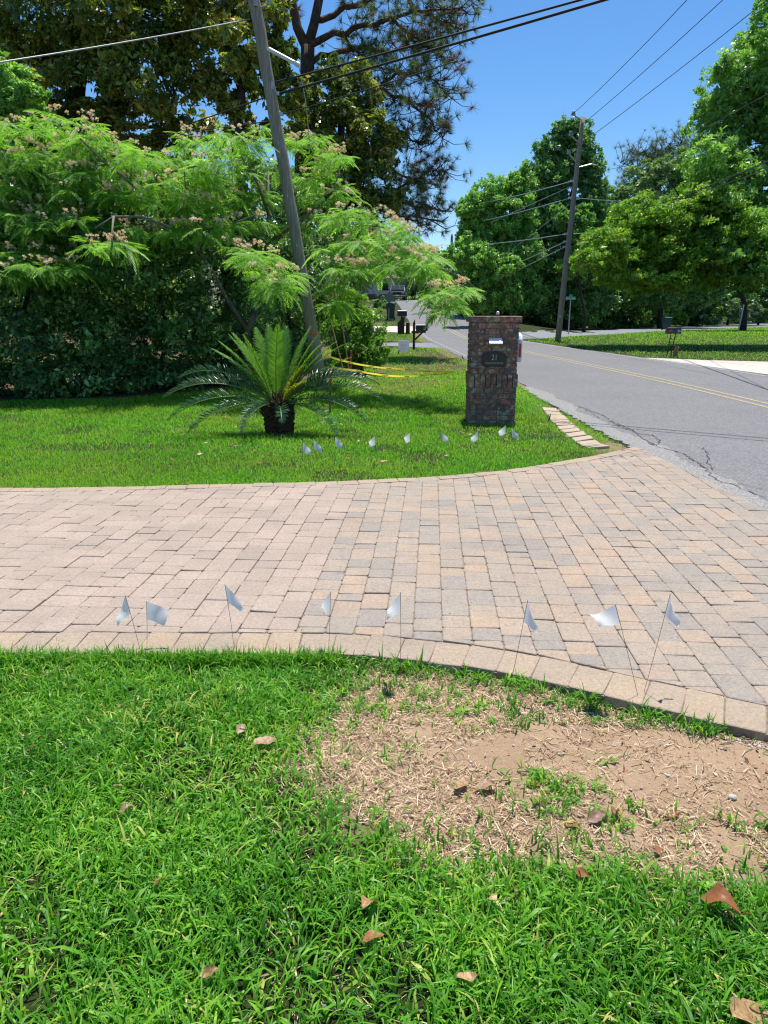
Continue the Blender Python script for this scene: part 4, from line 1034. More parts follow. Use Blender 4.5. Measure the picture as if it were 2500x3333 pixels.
def frond(az, el, L, bend, mat, wid=0.185, nl=50, vee=1.15, tipdroop=0.35, lw=0.0056, spiky=0.13):
    """feather frond: arching rib with two rows of stiff leaflets"""
    d = Vector((math.cos(az), math.sin(az), 0)); up = Vector((0, 0, 1)); side = Vector((-d.y, d.x, 0))
    pts = []; tg = []; p = Vector((d.x * 0.07, d.y * 0.07, TH - 0.03)); a = el; m = 26
    tw = random.gauss(0, 0.10)
    for i in range(m + 1):
        t = i / m; pts.append(p.copy()); dirv = d * math.cos(a) + up * math.sin(a) + side * (tw * t)
        dirv.normalize(); tg.append(dirv); p = p + dirv * (L / m); a -= (bend + tipdroop * t * t * 2) / m
    rb = MB().tube(pts, [0.011 * (1 - 0.8 * i / m) + 0.001 for i in range(m + 1)], 5)
    V = []; Fc = []
    for i in range(nl):
        t = 0.13 + 0.87 * (i + 0.5) / nl; q = t * m; k0 = min(int(q), m - 1); c = pts[k0].lerp(pts[k0 + 1], q - k0); T_ = tg[k0]
        S = T_.cross(up); 
        if S.length < 0.05: S = side.copy()
        S.normalize(); N = S.cross(T_).normalized()
        prof = min(1, (t - 0.05) / 0.28) * (1.0 if t < 0.7 else max(0.22, 1 - (t - 0.7) / 0.3 * 0.78))
        for sg in (-1, 1):
            l = wid * prof * random.uniform(0.92, 1.06)
            dv = (S * sg * math.cos(vee * 0.75) + N * math.sin(vee * 0.75)) * 0.86 + T_ * (0.42 + 0.35 * t) + Vector((random.gauss(0, spiky), random.gauss(0, spiky), random.gauss(0, spiky)))
            dv.normalize(); wv = T_ * lw
            e = c + dv * l; mid = c + dv * l * 0.5 + N * 0.004
            tip = e - N * l * 0.10
            k = len(V); V += [c - wv * 0.8, c + wv * 0.8, mid + wv * 1.15, mid - wv * 1.15, tip]
            Fc += [(k, k + 1, k + 2, k + 3), (k + 3, k + 2, k + 4)]
    o = mk('frond', V, Fc, mat, sago, False, rnd=[random.random()] * len(V))
    r = np.repeat(np.clip(RNG.normal(0.5, 0.25, len(V) // 5), 0, 1), 5); o.data.attributes['rnd'].data.foreach_set('value', r.astype(np.float32))
    rb.build('rib', M['rachis'], o, True)
# outer old fronds: (azimuth, elevation, length, bend)
for az, el, L, b in [(180, 48, 1.50, 1.15), (190, 36, 1.55, 1.05), (203, 22, 1.50, 0.95), (214, 10, 1.30, 0.80), (172, 40, 1.30, 1.0), (240, 10, 0.90, 1.0),
                     (0, 44, 1.45, 1.1), (-8, 34, 1.50, 1.05), (-20, 20, 1.35, 1.0), (-38, 8, 1.10, 0.9), (14, 40, 1.35, 1.0), (285, -2, 0.50, 0.7),
                     (60, 30, 1.3, 1.0), (95, 28, 1.3, 1.0), (130, 32, 1.3, 1.0), (30, 44, 1.2, 0.9)]:
    frond(R(az + random.gauss(0, 3)), R(el), L, b, M['lf_sago'])
for az, el, L, b in [(178, 60, 1.10, 0.35), (160, 66, 1.12, 0.30), (140, 72, 1.12, 0.25), (120, 78, 1.10, 0.2), (262, 84, 1.08, 0.14), (70, 82, 1.06, 0.2), (35, 74, 1.12, 0.25), (-8, 70, 1.1, 0.3),
                     (10, 60, 1.12, 0.4), (-14, 56, 1.15, 0.42), (-3, 48, 1.15, 0.5), (168, 54, 1.12, 0.45), (186, 68, 1.08, 0.3), (-20, 64, 1.05, 0.35), (96, 70, 1.1, 0.3), (205, 74, 1.0, 0.2)]:
    frond(R(az + random.gauss(0, 3)), R(el), L, b, M['lf_sago_new'], 0.150, 56, 0.12, 0.10, 0.0085, 0.05)
for az, el, L, b in [(-30, 62, 0.66, 0.25), (-44, 44, 0.62, 0.35)]:
    frond(R(az), R(el), L, b, M['lf_sago_yellow'], 0.135, 46, 0.2, 0.1, 0.008, 0.06)

# ------------------------------------------------------------------ utility poles
PYL = 15.5
def pole(name, label, base, top, r0, r1, n=16):
    e = thing(name, label, 'utility pole', base)
    tl = Vector(top) - Vector(base); k = 14
    pts = [tl * (i / k) + Vector((random.gauss(0, 0.006), random.gauss(0, 0.006), 0)) for i in range(k + 1)]
    shade_auto(MB().tube(pts, [r0 + (r1 - r0) * i / k for i in range(k + 1)], n).build('shaft', M['pole_wood'], e))
    return e, tl
bL = P(1047, 1232, PYL); bL.z = -0.06
t0 = P(828, -20, PYL); dirL = (P(828, 0, PYL) - P(1018, 1085, PYL)); 
topL = P(1018, 1085, PYL) + dirL * 1.10
bL = P(1018, 1085, PYL) - dirL * ((P(1018, 1085, PYL).z + 0.06) / dirL.z)
poleL, tlL = pole('utility_pole', 'leaning weathered utility pole with orange band behind the palm', bL, topL, 0.122, 0.112)
def onL(v_):
    """point on the leaning pole's axis at a photo row"""
    a, b = 0.0, 1.3
    for _ in range(40):
        m = (a + b) / 2; q = bL + (topL - bL) * m
        d = q - Vector((0, 0, CAM_H)); yv = d.y * math.sin(CAM_P) + d.z * math.cos(CAM_P); zv = d.y * math.cos(CAM_P) - d.z * math.sin(CAM_P)
        if 1666.5 - CAM_F * yv / zv > v_: a = m
        else: b = m
    return (topL - bL) * a
ax = (topL - bL).normalized()
q = onL(1086); MB().tube([q - ax * 0.014, q + ax * 0.014], 0.1245, 16).build('orange_band', M['orange'], poleL)
# white pipe arm
q = onL(163); e1 = P(966, 208, PYL - 0.15) - bL
a1 = q + Vector((0.12, -0.05, 0))
MB().tube([a1, e1], 0.038, 10).build('pipe_arm', M['white_pvc'], poleL)
MB().tube([e1 - (e1 - a1).normalized() * 0.01, e1 + (e1 - a1).normalized() * 0.06], 0.050, 10).build('arm_cap', M['white_pvc'], poleL)
q = onL(282) + Vector((0.07, -0.10, 0)); MB().box(q, (0.05, 0.012, 0.13)).build('metal_tag', M['steel'], poleL)
def insulator(parent, at_, r=0.05, h=0.09):
    mb = MB(); a = Vector(at_)
    for i in range(3): mb.tube([a + Vector((0, 0, h * (i / 3))), a + Vector((0, 0, h * (i / 3 + 0.2)))], [r * (1 - 0.16 * i), r * (0.75 - 0.12 * i)], 10)
    mb.build('insulator', M['porcelain'], parent, True)
insulator(poleL, onL(28) + Vector((0.02, -0.14, 0)), 0.06, 0.11)
insulator(poleL, onL(20) + Vector((0.26, -0.10, 0)), 0.045, 0.09)
MB().tube([onL(30), onL(22) + Vector((0.26, -0.10, 0.0))], 0.014, 6).build('bracket', M['steel'], poleL)
for vv in (305, 372): MB().box(onL(vv) + Vector((0.13, -0.02, 0)), (0.08, 0.05, 0.06)).build('cable_clamp', M['steel'], poleL)
MB().tube([e1 + Vector((0.03, 0, 0)), P(995, 330, PYL - 0.1) - bL, P(1008, 460, PYL) - bL], 0.008, 5).build('drop_wire', M['wire_grey'], poleL)
for vv in (470, 640, 800): MB().box(onL(vv) + Vector((random.uniform(-0.04, 0.04), -0.116, 0)), (0.02, 0.02, 0.05)).build('staple', M['steel'], poleL)

PYR = 41.0
bR = P(1815, 1110, PYR); bR.z = -0.05
topR = P(1897, 381, PYR)
poleR, tlR = pole('utility_pole', 'tall utility pole with three insulator brackets across the road', bR, topR, 0.165, 0.115)
def onR(v_):
    d1, d2 = 1110, 381; return tlR * ((d1 - v_) / (d1 - d2)) if True else None
for (v0, u1, v1) in ((392, 1866, 374), (462, 1857, 440), (522, 1851, 500)):
    q = onR(v0); tip = P(u1, v1, PYR - 0.6) - bR
    MB().tube([q, tip], 0.035, 8).build('insulator_bracket', M['steel'], poleR)
    insulator(poleR, tip, 0.13, 0.20)
q = onR(535); MB().tube([q, P(1925, 534, PYR) - bR, P(1940, 538, PYR) - bR], 0.03, 6).build('side_arm', M['steel'], poleR)
for vv, s in ((577, -1), (630, -1), (632, 1), (745, -1), (770, -1), (787, -1)):
    MB().box(onR(vv) + Vector((s * 0.2, -0.05, 0)), (0.18, 0.10, 0.10)).build('cable_clamp', M['steel'], poleR)
MB().box(onR(1020) + Vector((-0.05, -0.16, 0)), (0.12, 0.015, 0.07)).build('metal_tag', M['steel'], poleR)
bF = P(1466, 975, 88); bF.z = tzf(bF.x, 88); pF, _ = pole('utility_pole', 'distant grey utility pole behind the trees where the road bends', bF, P(1471, 762, 88), 0.19, 0.14, 10)

# ------------------------------------------------------------------ overhead wires
def wire(a, b, r, sag, mat, label, group='overhead wires'):
    a = Vector(a); b = Vector(b); mid = (a + b) / 2; n_ = 24
    pts = [a.lerp(b, i / n_) - Vector((0, 0, 4 * sag * (i / n_) * (1 - i / n_))) - a for i in range(n_ + 1)]
    o = MB().tube(pts, r, 6).build('overhead_wire', mat, None, True); o.location = a
    tag(o, label, 'wire', group)
def beyond(a, b, k): return a + (b - a) * k
AL = bL + onL(305) + Vector((0.15, 0, 0)); AL2 = bL + onL(372) + Vector((0.15, 0, 0))
wire(AL, beyond(AL, P(1925, 0, 12.2), 2.2), 0.021, 0.05, M['wire_black'], 'lower thick black cable rising from the leaning pole to upper right')
wire(bL + onL(268) + Vector((0.12, 0, 0)), beyond(bL + onL(268), P(1838, 0, 12.2), 2.2), 0.017, 0.04, M['wire_black'], 'upper black cable rising from the leaning pole to upper right')
wire(bL + onL(20) + Vector((0.26, -0.1, 0.1)), P(1180, -60, 16), 0.010, 0.02, M['wire_black'], 'short dark wire leaving the leaning pole top to the right')
wire(bL + onL(62) + Vector((-0.14, 0, 0)), beyond(bL + onL(62), P(0, 195, 11.0), 1.4), 0.011, 0.04, M['wire_grey'], 'pale grey service wire from the leaning pole to the left edge')
wire(bL + onL(318) + Vector((-0.14, 0, 0)), P(380, 470, 34), 0.014, 0.06, M['wire_black'], 'dark cable running from the leaning pole back into the left trees')
wire(bL + onL(395) + Vector((-0.14, 0, 0)), P(300, 455, 32), 0.011, 0.06, M['wire_black'], 'lower dark cable from the leaning pole into the left trees')
wire(bL + onL(372) + Vector((0.15, 0, 0)), beyond(bL + onL(372), P(1250, 267, 14.6), 1.6), 0.009, 0.02, M['wire_black'], 'thin dark wire beside the thick cable right of the leaning pole')
I1 = P(1866, 370, PYR - 0.6); I2 = P(1857, 436, PYR - 0.6); I3 = P(1851, 496, PYR - 0.6)
wire(I1, beyond(I1, P(2225, 0, 26.0), 1.3), 0.013, 0.15, M['wire_black'], 'leftmost thin power line from the far pole to the upper right')
wire(I2, beyond(I2, P(2340, 0, 26.0), 1.3), 0.013, 0.15, M['wire_black'], 'middle thin power line from the far pole to the upper right')
wire(I3, beyond(I3, P(2482, 0, 26.0), 1.3), 0.013, 0.15, M['wire_black'], 'rightmost thin power line from the far pole to the upper right')
def fr(v, s): return bR + onR(v) + Vector((s * 0.2, 0, 0))
wire(fr(577, -1), P(1468, 672, 88), 0.022, 0.25, M['wire_grey'], 'top pale wire sloping left from the far pole past the trees')
wire(fr(592, -1), P(1470, 775, 88), 0.016, 0.1, M['wire_grey'], 'second pale wire sloping left from the far pole')
wire(fr(630, -1), P(1440, 738, 88), 0.022, 0.25, M['wire_grey'], 'third pale wire from the far pole leading left to the road bend')
wire(fr(650, -1), P(1600, 860, 70), 0.016, 0.1, M['wire_grey'], 'thin wire dropping left from the far pole into the trees')
wire(fr(745, -1), P(1450, 798, 74), 0.022, 0.2, M['wire_grey'], 'nearly level pale cable left of the far pole')
wire(fr(770, -1), P(1560, 905, 74), 0.024, 0.1, M['wire_grey'], 'upper of two cables dropping left below the level cable')
wire(fr(787, -1), P(1580, 925, 74), 0.024, 0.1, M['wire_grey'], 'lower of two cables dropping left below the level cable')
wire(fr(630, 1), P(2260, 655, 62), 0.018, 0.15, M['wire_grey'], 'thin pale wire leading right from the far pole into the oaks')
wire(fr(745, 1), P(1980, 750, 50), 0.020, 0.02, M['wire_grey'], 'short pale cable right of the far pole')
wire(P(2040, 712, 52), beyond(P(2040, 712, 52), P(2500, 520, 18), 1.3), 0.016, 0.05, M['wire_black'], 'upper black cable crossing the bright oak at the right')
wire(P(2060, 700, 50), beyond(P(2060, 700, 50), P(2500, 545, 18), 1.3), 0.012, 0.05, M['wire_black'], 'lower black cable crossing the bright oak at the right')
wire(P(2190, 470, 60), beyond(P(2190, 470, 60), P(2500, 300, 20), 1.3), 0.011, 0.05, M['wire_black'], 'thin dark wire in front of the tall right tree')

# ------------------------------------------------------------------ stakes, bamboo, barrier tape
def stick(name, u0, v0, u1, v1, Y, r, mat, label, cat, group=None, joints=0):
    a = P(u0, v0, Y); a.z = -0.05; b = P(u1, v1, Y)
    e = thing(name, label, cat, a, 0, group); n_ = 10
    MB().tube([(b - a) * (i / n_) + Vector((random.gauss(0, 0.004), 0, 0)) for i in range(n_ + 1)], [r * (1 - 0.25 * i / n_) for i in range(n_ + 1)], 8).build('cane' if joints else 'stake', mat, e, True)
    d = (b - a).normalized()
    for i in range(joints):
        q = (b - a) * ((i + 0.5) / joints); MB().tube([q - d * 0.012, q + d * 0.012], r * 1.12, 8).build('node_ring', mat, e)
    return e, a, b
stick('bamboo_cane', 1128, 1222, 1043, 915, 17.0, 0.020, M['bamboo'], 'left bamboo cane leaning beside the utility pole', 'cane', 'bamboo canes by the pole', 7)
stick('bamboo_cane', 1140, 1212, 1093, 917, 18.6, 0.019, M['bamboo'], 'right bamboo cane leaning beside the utility pole', 'cane', 'bamboo canes by the pole', 7)
e, a, b = stick('survey_stake', 1073, 1352, 1078, 1198, 11.9, 0.016, M['stake_wood'], 'wooden survey stake with pink ribbon right of the palm', 'stake', 'pink ribboned survey stakes')
def ribbon_on(e, a, b, t0, t1, w):
    d = b - a; V = []; n_ = 9
    for i in range(n_ + 1):
        p = d * (t1 + (t0 - t1) * i / n_); o_ = 0.02 * math.sin(i * 1.3)
        V += [p + Vector((-w + o_, -0.03 - 0.01 * math.cos(i), 0)), p + Vector((w + o_ * 0.5, -0.03, 0))]
    mk('ribbon', V, [(2 * i, 2 * i + 1, 2 * i + 3, 2 * i + 2) for i in range(n_)], M['pink_tape'], e, True)
    MB().tube([d * (t1 - 0.03), d * t1], 0.022, 8).build('ribbon_knot', M['pink_tape'], e)
ribbon_on(e, a, b, 0.66, 0.99, 0.022)
e, a, b = stick('survey_stake', 1143, 1250, 1143, 1140, 17.5, 0.018, M['stake_wood'], 'farther survey stake with pink ribbon beside the bamboo canes', 'stake', 'pink ribboned survey stakes')
ribbon_on(e, a, b, 0.40, 0.99, 0.020)
stick('stake', 1047, 1262, 1050, 1225, 16.4, 0.02, M['bamboo'], 'short wooden stake low behind the palm fronds', 'stake')
def tape(pts, label, w=0.023):
    P3 = [Vector(p) + Vector((0, 0, 0.05)) for p in pts]; o0 = P3[0]; fine = []
    for a, b in zip(P3[:-1], P3[1:]):
        L = (b - a).length; n_ = max(4, int(L / 0.08))
        for i in range(n_): t = i / n_; fine.append(a.lerp(b, t) - Vector((0, 0, 0.06 * L * t * (1 - t))))
    fine.append(P3[-1]); V = []
    for i, p in enumerate(fine):
        tw = 0.5 * math.sin(i * 0.11) + 0.2; up = Vector((0, math.sin(tw), math.cos(tw)))
        V += [p - o0 - up * w, p - o0 + up * w]
    o = mk('barrier_tape', V, [(2 * i, 2 * i + 1, 2 * i + 3, 2 * i + 2) for i in range(len(fine) - 1)], M['yellow_tape'], None, True)
    o.location = o0; tag(o, label, 'tape', 'yellow barrier tape round the verge')
    pr = MB()
    for i in range(6, len(fine) - 6, 7):
        for q in range(i, i + 2):
            a, b = fine[q] - o0, fine[q + 1] - o0; tw = 0.5 * math.sin(q * 0.11) + 0.2; up = Vector((0, math.sin(tw), math.cos(tw))); off = Vector((0, -0.003, 0.001))
            pr.add([a - up * w * 0.3 + off, b - up * w * 0.3 + off, b + up * w * 0.3 + off, a + up * w * 0.3 + off], [(0, 1, 2, 3)])
    tag(pr.build('print', M['tape_black'], o), kind='stuff')
tape([P(1065, 1165, 17.2), P(1120, 1182, 17.3), P(1200, 1198, 17.6), P(1290, 1206, 18.2), P(1480, 1216, 19.0)], 'upper yellow barrier tape sagging from the bamboo canes')
tape([P(1085, 1203, 16.8), P(1160, 1213, 16.9), P(1230, 1226, 16.8), P(1310, 1232, 17.0), P(1400, 1225, 17.8), P(1480, 1217, 18.9)], 'lower yellow barrier tape lying near the ground')

# ------------------------------------------------------------------ small roadside things
def arch_box(L, w, h, name, mat, parent, loc, along_x=True, n=8):
    pts = [(-w, 0), (w, 0), (w, h - w)] + [(math.cos(math.pi * i / n) * w, h - w + math.sin(math.pi * i / n) * w) for i in range(1, n)] + [(-w, h - w)]
    mb = MB().prism(pts, 0, -L / 2, L / 2); o = mb.build(name, mat, parent); o.location = loc; bevel(o, 0.008); return o
m23 = G(1347, 1139); t = thing('post_mailbox', 'black mailbox numbered 23 on a dark wooden post by the road', 'mailbox', m23, R(-4))
MB().box((0, 0, 0.56), (0.10, 0.10, 1.12)).add([(-0.05, -0.05, 1.12), (0.05, -0.05, 1.12), (0.05, 0.05, 1.12), (-0.05, 0.05, 1.12), (0.03, -0.05, 1.30), (0.03, 0.05, 1.30)], [(0, 1, 4), (3, 5, 2), (0, 4, 5, 3), (1, 2, 5, 4)]).build('post', M['dark_wood'], t)
MB().box((0.20, 0, 0.76), (0.62, 0.09, 0.08)).build('arm', M['dark_wood'], t)
MB().tube([(0.03, -0.0, 0.42), (0.36, 0.0, 0.74)], 0.042, 6).build('brace', M['dark_wood'], t)
bx_ = arch_box(0.50, 0.10, 0.27, 'box', M['black'], t, (0.33, 0, 0.805)); 
MB().box((0.595, 0, 0.93), (0.012, 0.19, 0.22)).build('door', M['black'], t)
text_mesh('number', '23', 0.12, M['white'], bx_, (0.13, -0.1055, 0.085), (math.pi / 2, 0, 0), 0.001)
m26 = G(2178, 1160); t = thing('post_mailbox', 'black mailbox numbered 26 with red flag on two thin legs', 'mailbox', m26, R(3))
MB().tube([(-0.10, 0, -0.03), (-0.02, 0, 0.82)], 0.018, 8).build('leg', M['black'], t)
MB().tube([(0.06, 0, -0.03), (0.15, 0, 0.82)], 0.018, 8).build('leg', M['black'], t)
for hz_ in (0.36, 0.49, 0.62): MB().tube([(-0.065 + hz_ * 0.09, 0, hz_ + 0.03), (0.10 + hz_ * 0.09, 0, hz_ - 0.02)], 0.010, 6).build('rung', M['black'], t)
bx_ = arch_box(0.50, 0.10, 0.24, 'box', M['black'], t, (0.07, 0, 0.82))
MB().box((-0.19, 0, 0.92), (0.012, 0.205, 0.21)).build('door', M['black'], t)
MB().box((-0.09, -0.112, 0.925), (0.16, 0.012, 0.055)).build('signal_flag', M['red'], t)
tx = text_mesh('number', '26', 0.12, M['white'], bx_, (0.155, -0.1055, 0.10), (math.pi / 2, 0, 0), 0.001)
g = G(2197, 1162); t = thing('cut_post', 'short split reddish timber post beside the numbered mailbox', 'post', g)
V = []; nn = 10
tops = [0.33 + 0.07 * math.sin(i * 1.1) + random.gauss(0, 0.02) for i in range(nn)]
for lv in range(3):
    for i in range(nn):
        a = 6.283 * i / nn; rr_ = 0.082 + random.gauss(0, 0.005); V.append((rr_ * math.cos(a) + 0.02 * lv, rr_ * math.sin(a), [-0.05, 0.18, tops[i]][lv]))
V.append((0.04, 0, 0.31))
Fc = [(l_ * nn + i, l_ * nn + (i + 1) % nn, (l_ + 1) * nn + (i + 1) % nn, (l_ + 1) * nn + i) for l_ in range(2) for i in range(nn)] + [(2 * nn + i, 2 * nn + (i + 1) % nn, 3 * nn) for i in range(nn)]
mk('timber', V, Fc, M['stump_wood'], t)
g = G(1310, 1087); t = thing('post_mailbox', 'far dark mailbox on a thick curved wooden post', 'mailbox', g)
pf = [(-0.32, 0), (0.12, 0), (0.14, 1.1), (-0.10, 1.15), (-0.14, 0.9), (-0.34, 0.75)]
MB().prism(pf, 1, -0.14, 0.14).build('post', M['dark_wood'], t)
arch_box(0.62, 0.17, 0.40, 'box', M['black'], t, (-0.02, 0, 1.15))
MB().box((-0.36, 0, 1.34), (0.02, 0.3, 0.3)).build('door', M['black'], t)
MB().tube([(0.36, 0, -0.02), (0.36, 0, 0.72)], [0.15, 0.13], 10).build('short_post', M['dark_wood'], t)
# hand written yard sign
g = G(1314, 1152); t = thing('yard_sign', 'white hand lettered yard sign on a short stake by the verge', 'sign', g, R(2))
MB().box((0, 0, 0.30), (0.42, 0.012, 0.44), Matrix.Rotation(R(3), 3, 'Y')).build('board', M['flag_white'], t)
MB().box((-0.20, 0.012, 0.06), (0.05, 0.03, 0.2), Matrix.Rotation(R(14), 3, 'Y')).build('stake', M['stump_wood'], t)
lt = MB()
def scribble(x0, x1, z0, slope, amp, wd=0.006):
    pts = []; n_ = int((x1 - x0) / 0.012)
    for i in range(n_): 
        xx = x0 + (x1 - x0) * i / n_; pts.append((xx, -0.009, z0 + slope * (xx - x0) + amp * math.sin(i * 2.1) * random.uniform(0.3, 1)))
    for a, b in zip(pts[:-1], pts[1:]):
        lt.add([(a[0], a[1], a[2] - wd / 2), (b[0], b[1], b[2] - wd / 2), (b[0], b[1], b[2] + wd / 2), (a[0], a[1], a[2] + wd / 2)], [(0, 1, 2, 3)])
scribble(-0.17, -0.02, 0.47, -0.06, 0.022); scribble(0.02, 0.17, 0.455, -0.06, 0.024)
scribble(-0.14, 0.13, 0.39, -0.22, 0.006); scribble(-0.15, 0.0, 0.335, -0.1, 0.015); scribble(-0.1, 0.02, 0.28, 0.0, 0.01); scribble(0.04, 0.16, 0.315, -0.05, 0.022)
scribble(-0.14, 0.14, 0.225, -0.04, 0.008); scribble(-0.15, 0.06, 0.15, -0.02, 0.010)
tag(lt.build('lettering', M['ink'], t), kind='stuff')
# street name sign
g = G(1850, 1086); t = thing('street_sign', 'green street name sign on a thin grey post', 'street sign', g, R(4))
s_ = g.y / 60.0
htop = P(1858, 960, g.y).z - g.z
MB().tube([(0, 0, -0.05), (P(1858, 965, g.y).x - g.x, 0, htop)], 0.045 * s_, 8).build('post', M['steel'], t)
xt = P(1858, 965, g.y).x - g.x
bl = MB().box((xt, -0.04, htop - 0.26 * s_), (0.82 * s_, 0.02, 0.23 * s_)).build('name_blade', M['sign_green'], t)
lt = MB()
for i in range(9):
    if i == 4: continue
    lt.box((xt - 0.30 * s_ + i * 0.075 * s_, -0.055, htop - 0.26 * s_), (0.045 * s_, 0.004, random.uniform(0.07, 0.12) * s_))
lt.box((xt, -0.055, htop - 0.26 * s_ + 0.11 * s_), (0.82 * s_, 0.004, 0.012 * s_)).box((xt, -0.055, htop - 0.26 * s_ - 0.11 * s_), (0.82 * s_, 0.004, 0.012 * s_)).box((xt - 0.385 * s_, -0.055, htop - 0.26 * s_), (0.05 * s_, 0.004, 0.21 * s_))
tag(lt.build('lettering', M['white'], bl), kind='stuff')
MB().box((xt + 0.01, 0.0, htop - 0.04), (0.10 * s_, 0.7 * s_, 0.20 * s_)).build('cross_blade', M['sign_green'], t)
# back of a diamond warning sign
g = G(1265, 1066); g = Vector((P(1265, 1066, 62).x, 62, tzf(0, 62))); t = thing('warning_sign', 'back of a grey diamond warning sign on a thin post', 'road sign', g)
zt_ = P(1265, 968, 62).z - g.z
MB().tube([(0, 0, -0.05), (0.05, 0, zt_)], 0.04, 6).build('post', M['steel'], t)
dd = 0.50; MB().prism([(0.05, zt_ - dd), (0.05 + dd * 0.9, zt_), (0.05, zt_ + dd), (0.05 - dd * 0.9, zt_)], 1, -0.06, -0.04).build('panel', M['grey_panel'], t)
for hz_ in (-0.2, 0.2): MB().box((0.05, -0.075, zt_ + hz_), (0.06, 0.02, 0.03)).build('bolt_plate', M['steel'], t)
# leaning pale marker post across the road
g = G(2403, 1078); t = thing('marker_post', 'thin pale green metal post leaning right on the corner lawn', 'post', g)
tp = P(2421, 992, g.y) - g
MB().tube([(0, 0, -0.1), tp], 0.055 * g.y / 60, 6).build('post', M['steel'], t)
MB().box(tp * 0.96, (0.13, 0.03, 0.2)).build('top_plate', M['steel'], t)
# wheeled bins
def bin_(u, v, label, s=1.0, rz=0):
    g = G(u, v); t = thing('wheeled_bin', label, 'bin', g, rz)
    b = [(-0.26, -0.30), (0.26, -0.30), (0.26, 0.30), (-0.26, 0.30)]
    V = [(x_ * 0.85 * s, y_ * 0.85 * s, 0.06) for x_, y_ in b] + [(x_ * 1.1 * s, y_ * 1.1 * s, 0.98 * s) for x_, y_ in b]
    bevel(mk('body', V, [(3, 2, 1, 0), (4, 5, 6, 7), (0, 1, 5, 4), (1, 2, 6, 5), (2, 3, 7, 6), (3, 0, 4, 7)], M['bin_green'], t), 0.03, 2)
    bevel(MB().prism([(-0.36 * s, 0.985 * s), (0.36 * s, 0.985 * s), (0.34 * s, 1.03 * s), (0, 1.09 * s), (-0.34 * s, 1.03 * s)], 0, -0.31 * s, 0.31 * s).build('lid', M['bin_green'], t), 0.012)
    for sx in (-1, 1): MB().tube([(sx * 0.20 * s, 0.27 * s, 0.12), (sx * 0.27 * s, 0.27 * s, 0.12)], 0.12, 12).build('wheel', M['rubber'], t)
    MB().tube([(-0.22 * s, 0.40 * s, 0.93 * s), (0.22 * s, 0.40 * s, 0.93 * s)], 0.018, 6).build('handle', M['bin_green'], t)
bin_(2168, 1074, 'dark green wheeled bin beyond the side street', 1.05, R(8))
g = None
bin_(1272, 1040, 'green wheeled bin beside the far road', 1.3, R(-4))

# ------------------------------------------------------------------ sport utility vehicle and trailer far down the road
SY = 88.0; sz = tzf(1, SY); sx_ = P(1293, 960, SY).x
car = thing('parked_car', 'black sport utility car facing the camera on the far road', 'car', (sx_, SY, sz), R(-3))
prof = [(-0.0, 0.42), (0.0, 0.92), (0.10, 1.06), (1.15, 1.16), (1.25, 1.18), (1.95, 1.78), (2.15, 1.84), (4.4, 1.82), (4.65, 1.2), (4.7, 0.5), (4.55, 0.40), (0.1, 0.36)]
V = []; 
for sgn in (-1, 1):
    for (y_, z_) in prof:
        w_ = 0.97 if z_ < 1.2 else 0.97 - 0.24 * (z_ - 1.2); V.append((sgn * w_ * (0.93 if y_ < 0.06 else 1), y_, z_))
nP = len(prof); Fc = [tuple(range(nP)), tuple(reversed(range(nP, 2 * nP)))] + [(i, i + nP, (i + 1) % nP + nP, (i + 1) % nP) for i in range(nP)]
bevel(mk('body', V, Fc, M['car'], car), 0.05, 2)
MB().add([(-0.80, 1.26, 1.22), (0.80, 1.26, 1.22), (0.72, 1.90, 1.755), (-0.72, 1.90, 1.755)], [(0, 1, 2, 3)]).build('windscreen', M['glass'], car).location = (0, -0.03, 0.02)
for s in (-1, 1):
    w = MB().tube([(s * 0.70, 0.95, 0.36), (s * 0.98, 0.95, 0.36)], 0.36, 16).build('wheel', M['rubber'], car); MB().tube([(s * 0.985, 0.95, 0.36), (s * 0.99, 0.95, 0.36)], 0.22, 12).build('rim', M['chrome'], w)
    w = MB().tube([(s * 0.70, 3.75, 0.36), (s * 0.98, 3.75, 0.36)], 0.36, 16).build('wheel', M['rubber'], car); MB().tube([(s * 0.985, 3.75, 0.36), (s * 0.99, 3.75, 0.36)], 0.22, 12).build('rim', M['chrome'], w)
    MB().box((s * 0.68, -0.03, 0.86), (0.34, 0.05, 0.15)).build('headlight', M['porcelain'], car)
    MB().box((s * 1.06, 1.45, 1.25), (0.18, 0.08, 0.16)).build('mirror', M['car'], car)
    MB().add([(s * 0.985, 1.75, 1.25), (s * 0.985, 4.3, 1.25), (s * 0.87, 4.2, 1.70), (s * 0.87, 2.1, 1.70)], [(0, 1, 2, 3)]).build('side_window', M['glass'], car)
MB().box((0, -0.03, 0.84), (0.98, 0.04, 0.20)).build('grille', M['black_matt'], car)
MB().box((0, -0.05, 0.96), (1.2, 0.03, 0.035)).build('grille_trim', M['chrome'], car)
MB().box((0, -0.08, 0.55), (1.75, 0.16, 0.17)).build('bumper', M['chrome'], car)
MB().box((0, -0.17, 0.55), (0.36, 0.02, 0.13)).build('number_plate', M['white'], car)
tr = thing('box_trailer', 'grey boxy trailer with two door panels behind the black car', 'trailer', (P(1294, 930, 98).x, 98.5, tzf(1, 98)), R(-3))
bevel(MB().box((0, 1.6, 1.75), (2.3, 3.2, 2.1)).build('body', M['grey_panel'], tr), 0.05)
for s in (-1, 1):
    MB().box((s * 0.56, -0.02, 1.75), (1.02, 0.05, 1.95)).build('door_panel', M['grey_panel'], tr)
    MB().tube([(s * 1.05, 1.6, 0.35), (s * 1.25, 1.6, 0.35)], 0.35, 14).build('wheel', M['rubber'], tr)
MB().box((0, 1.6, 0.62), (1.8, 3.0, 0.15)).build('chassis', M['black_matt'], tr)

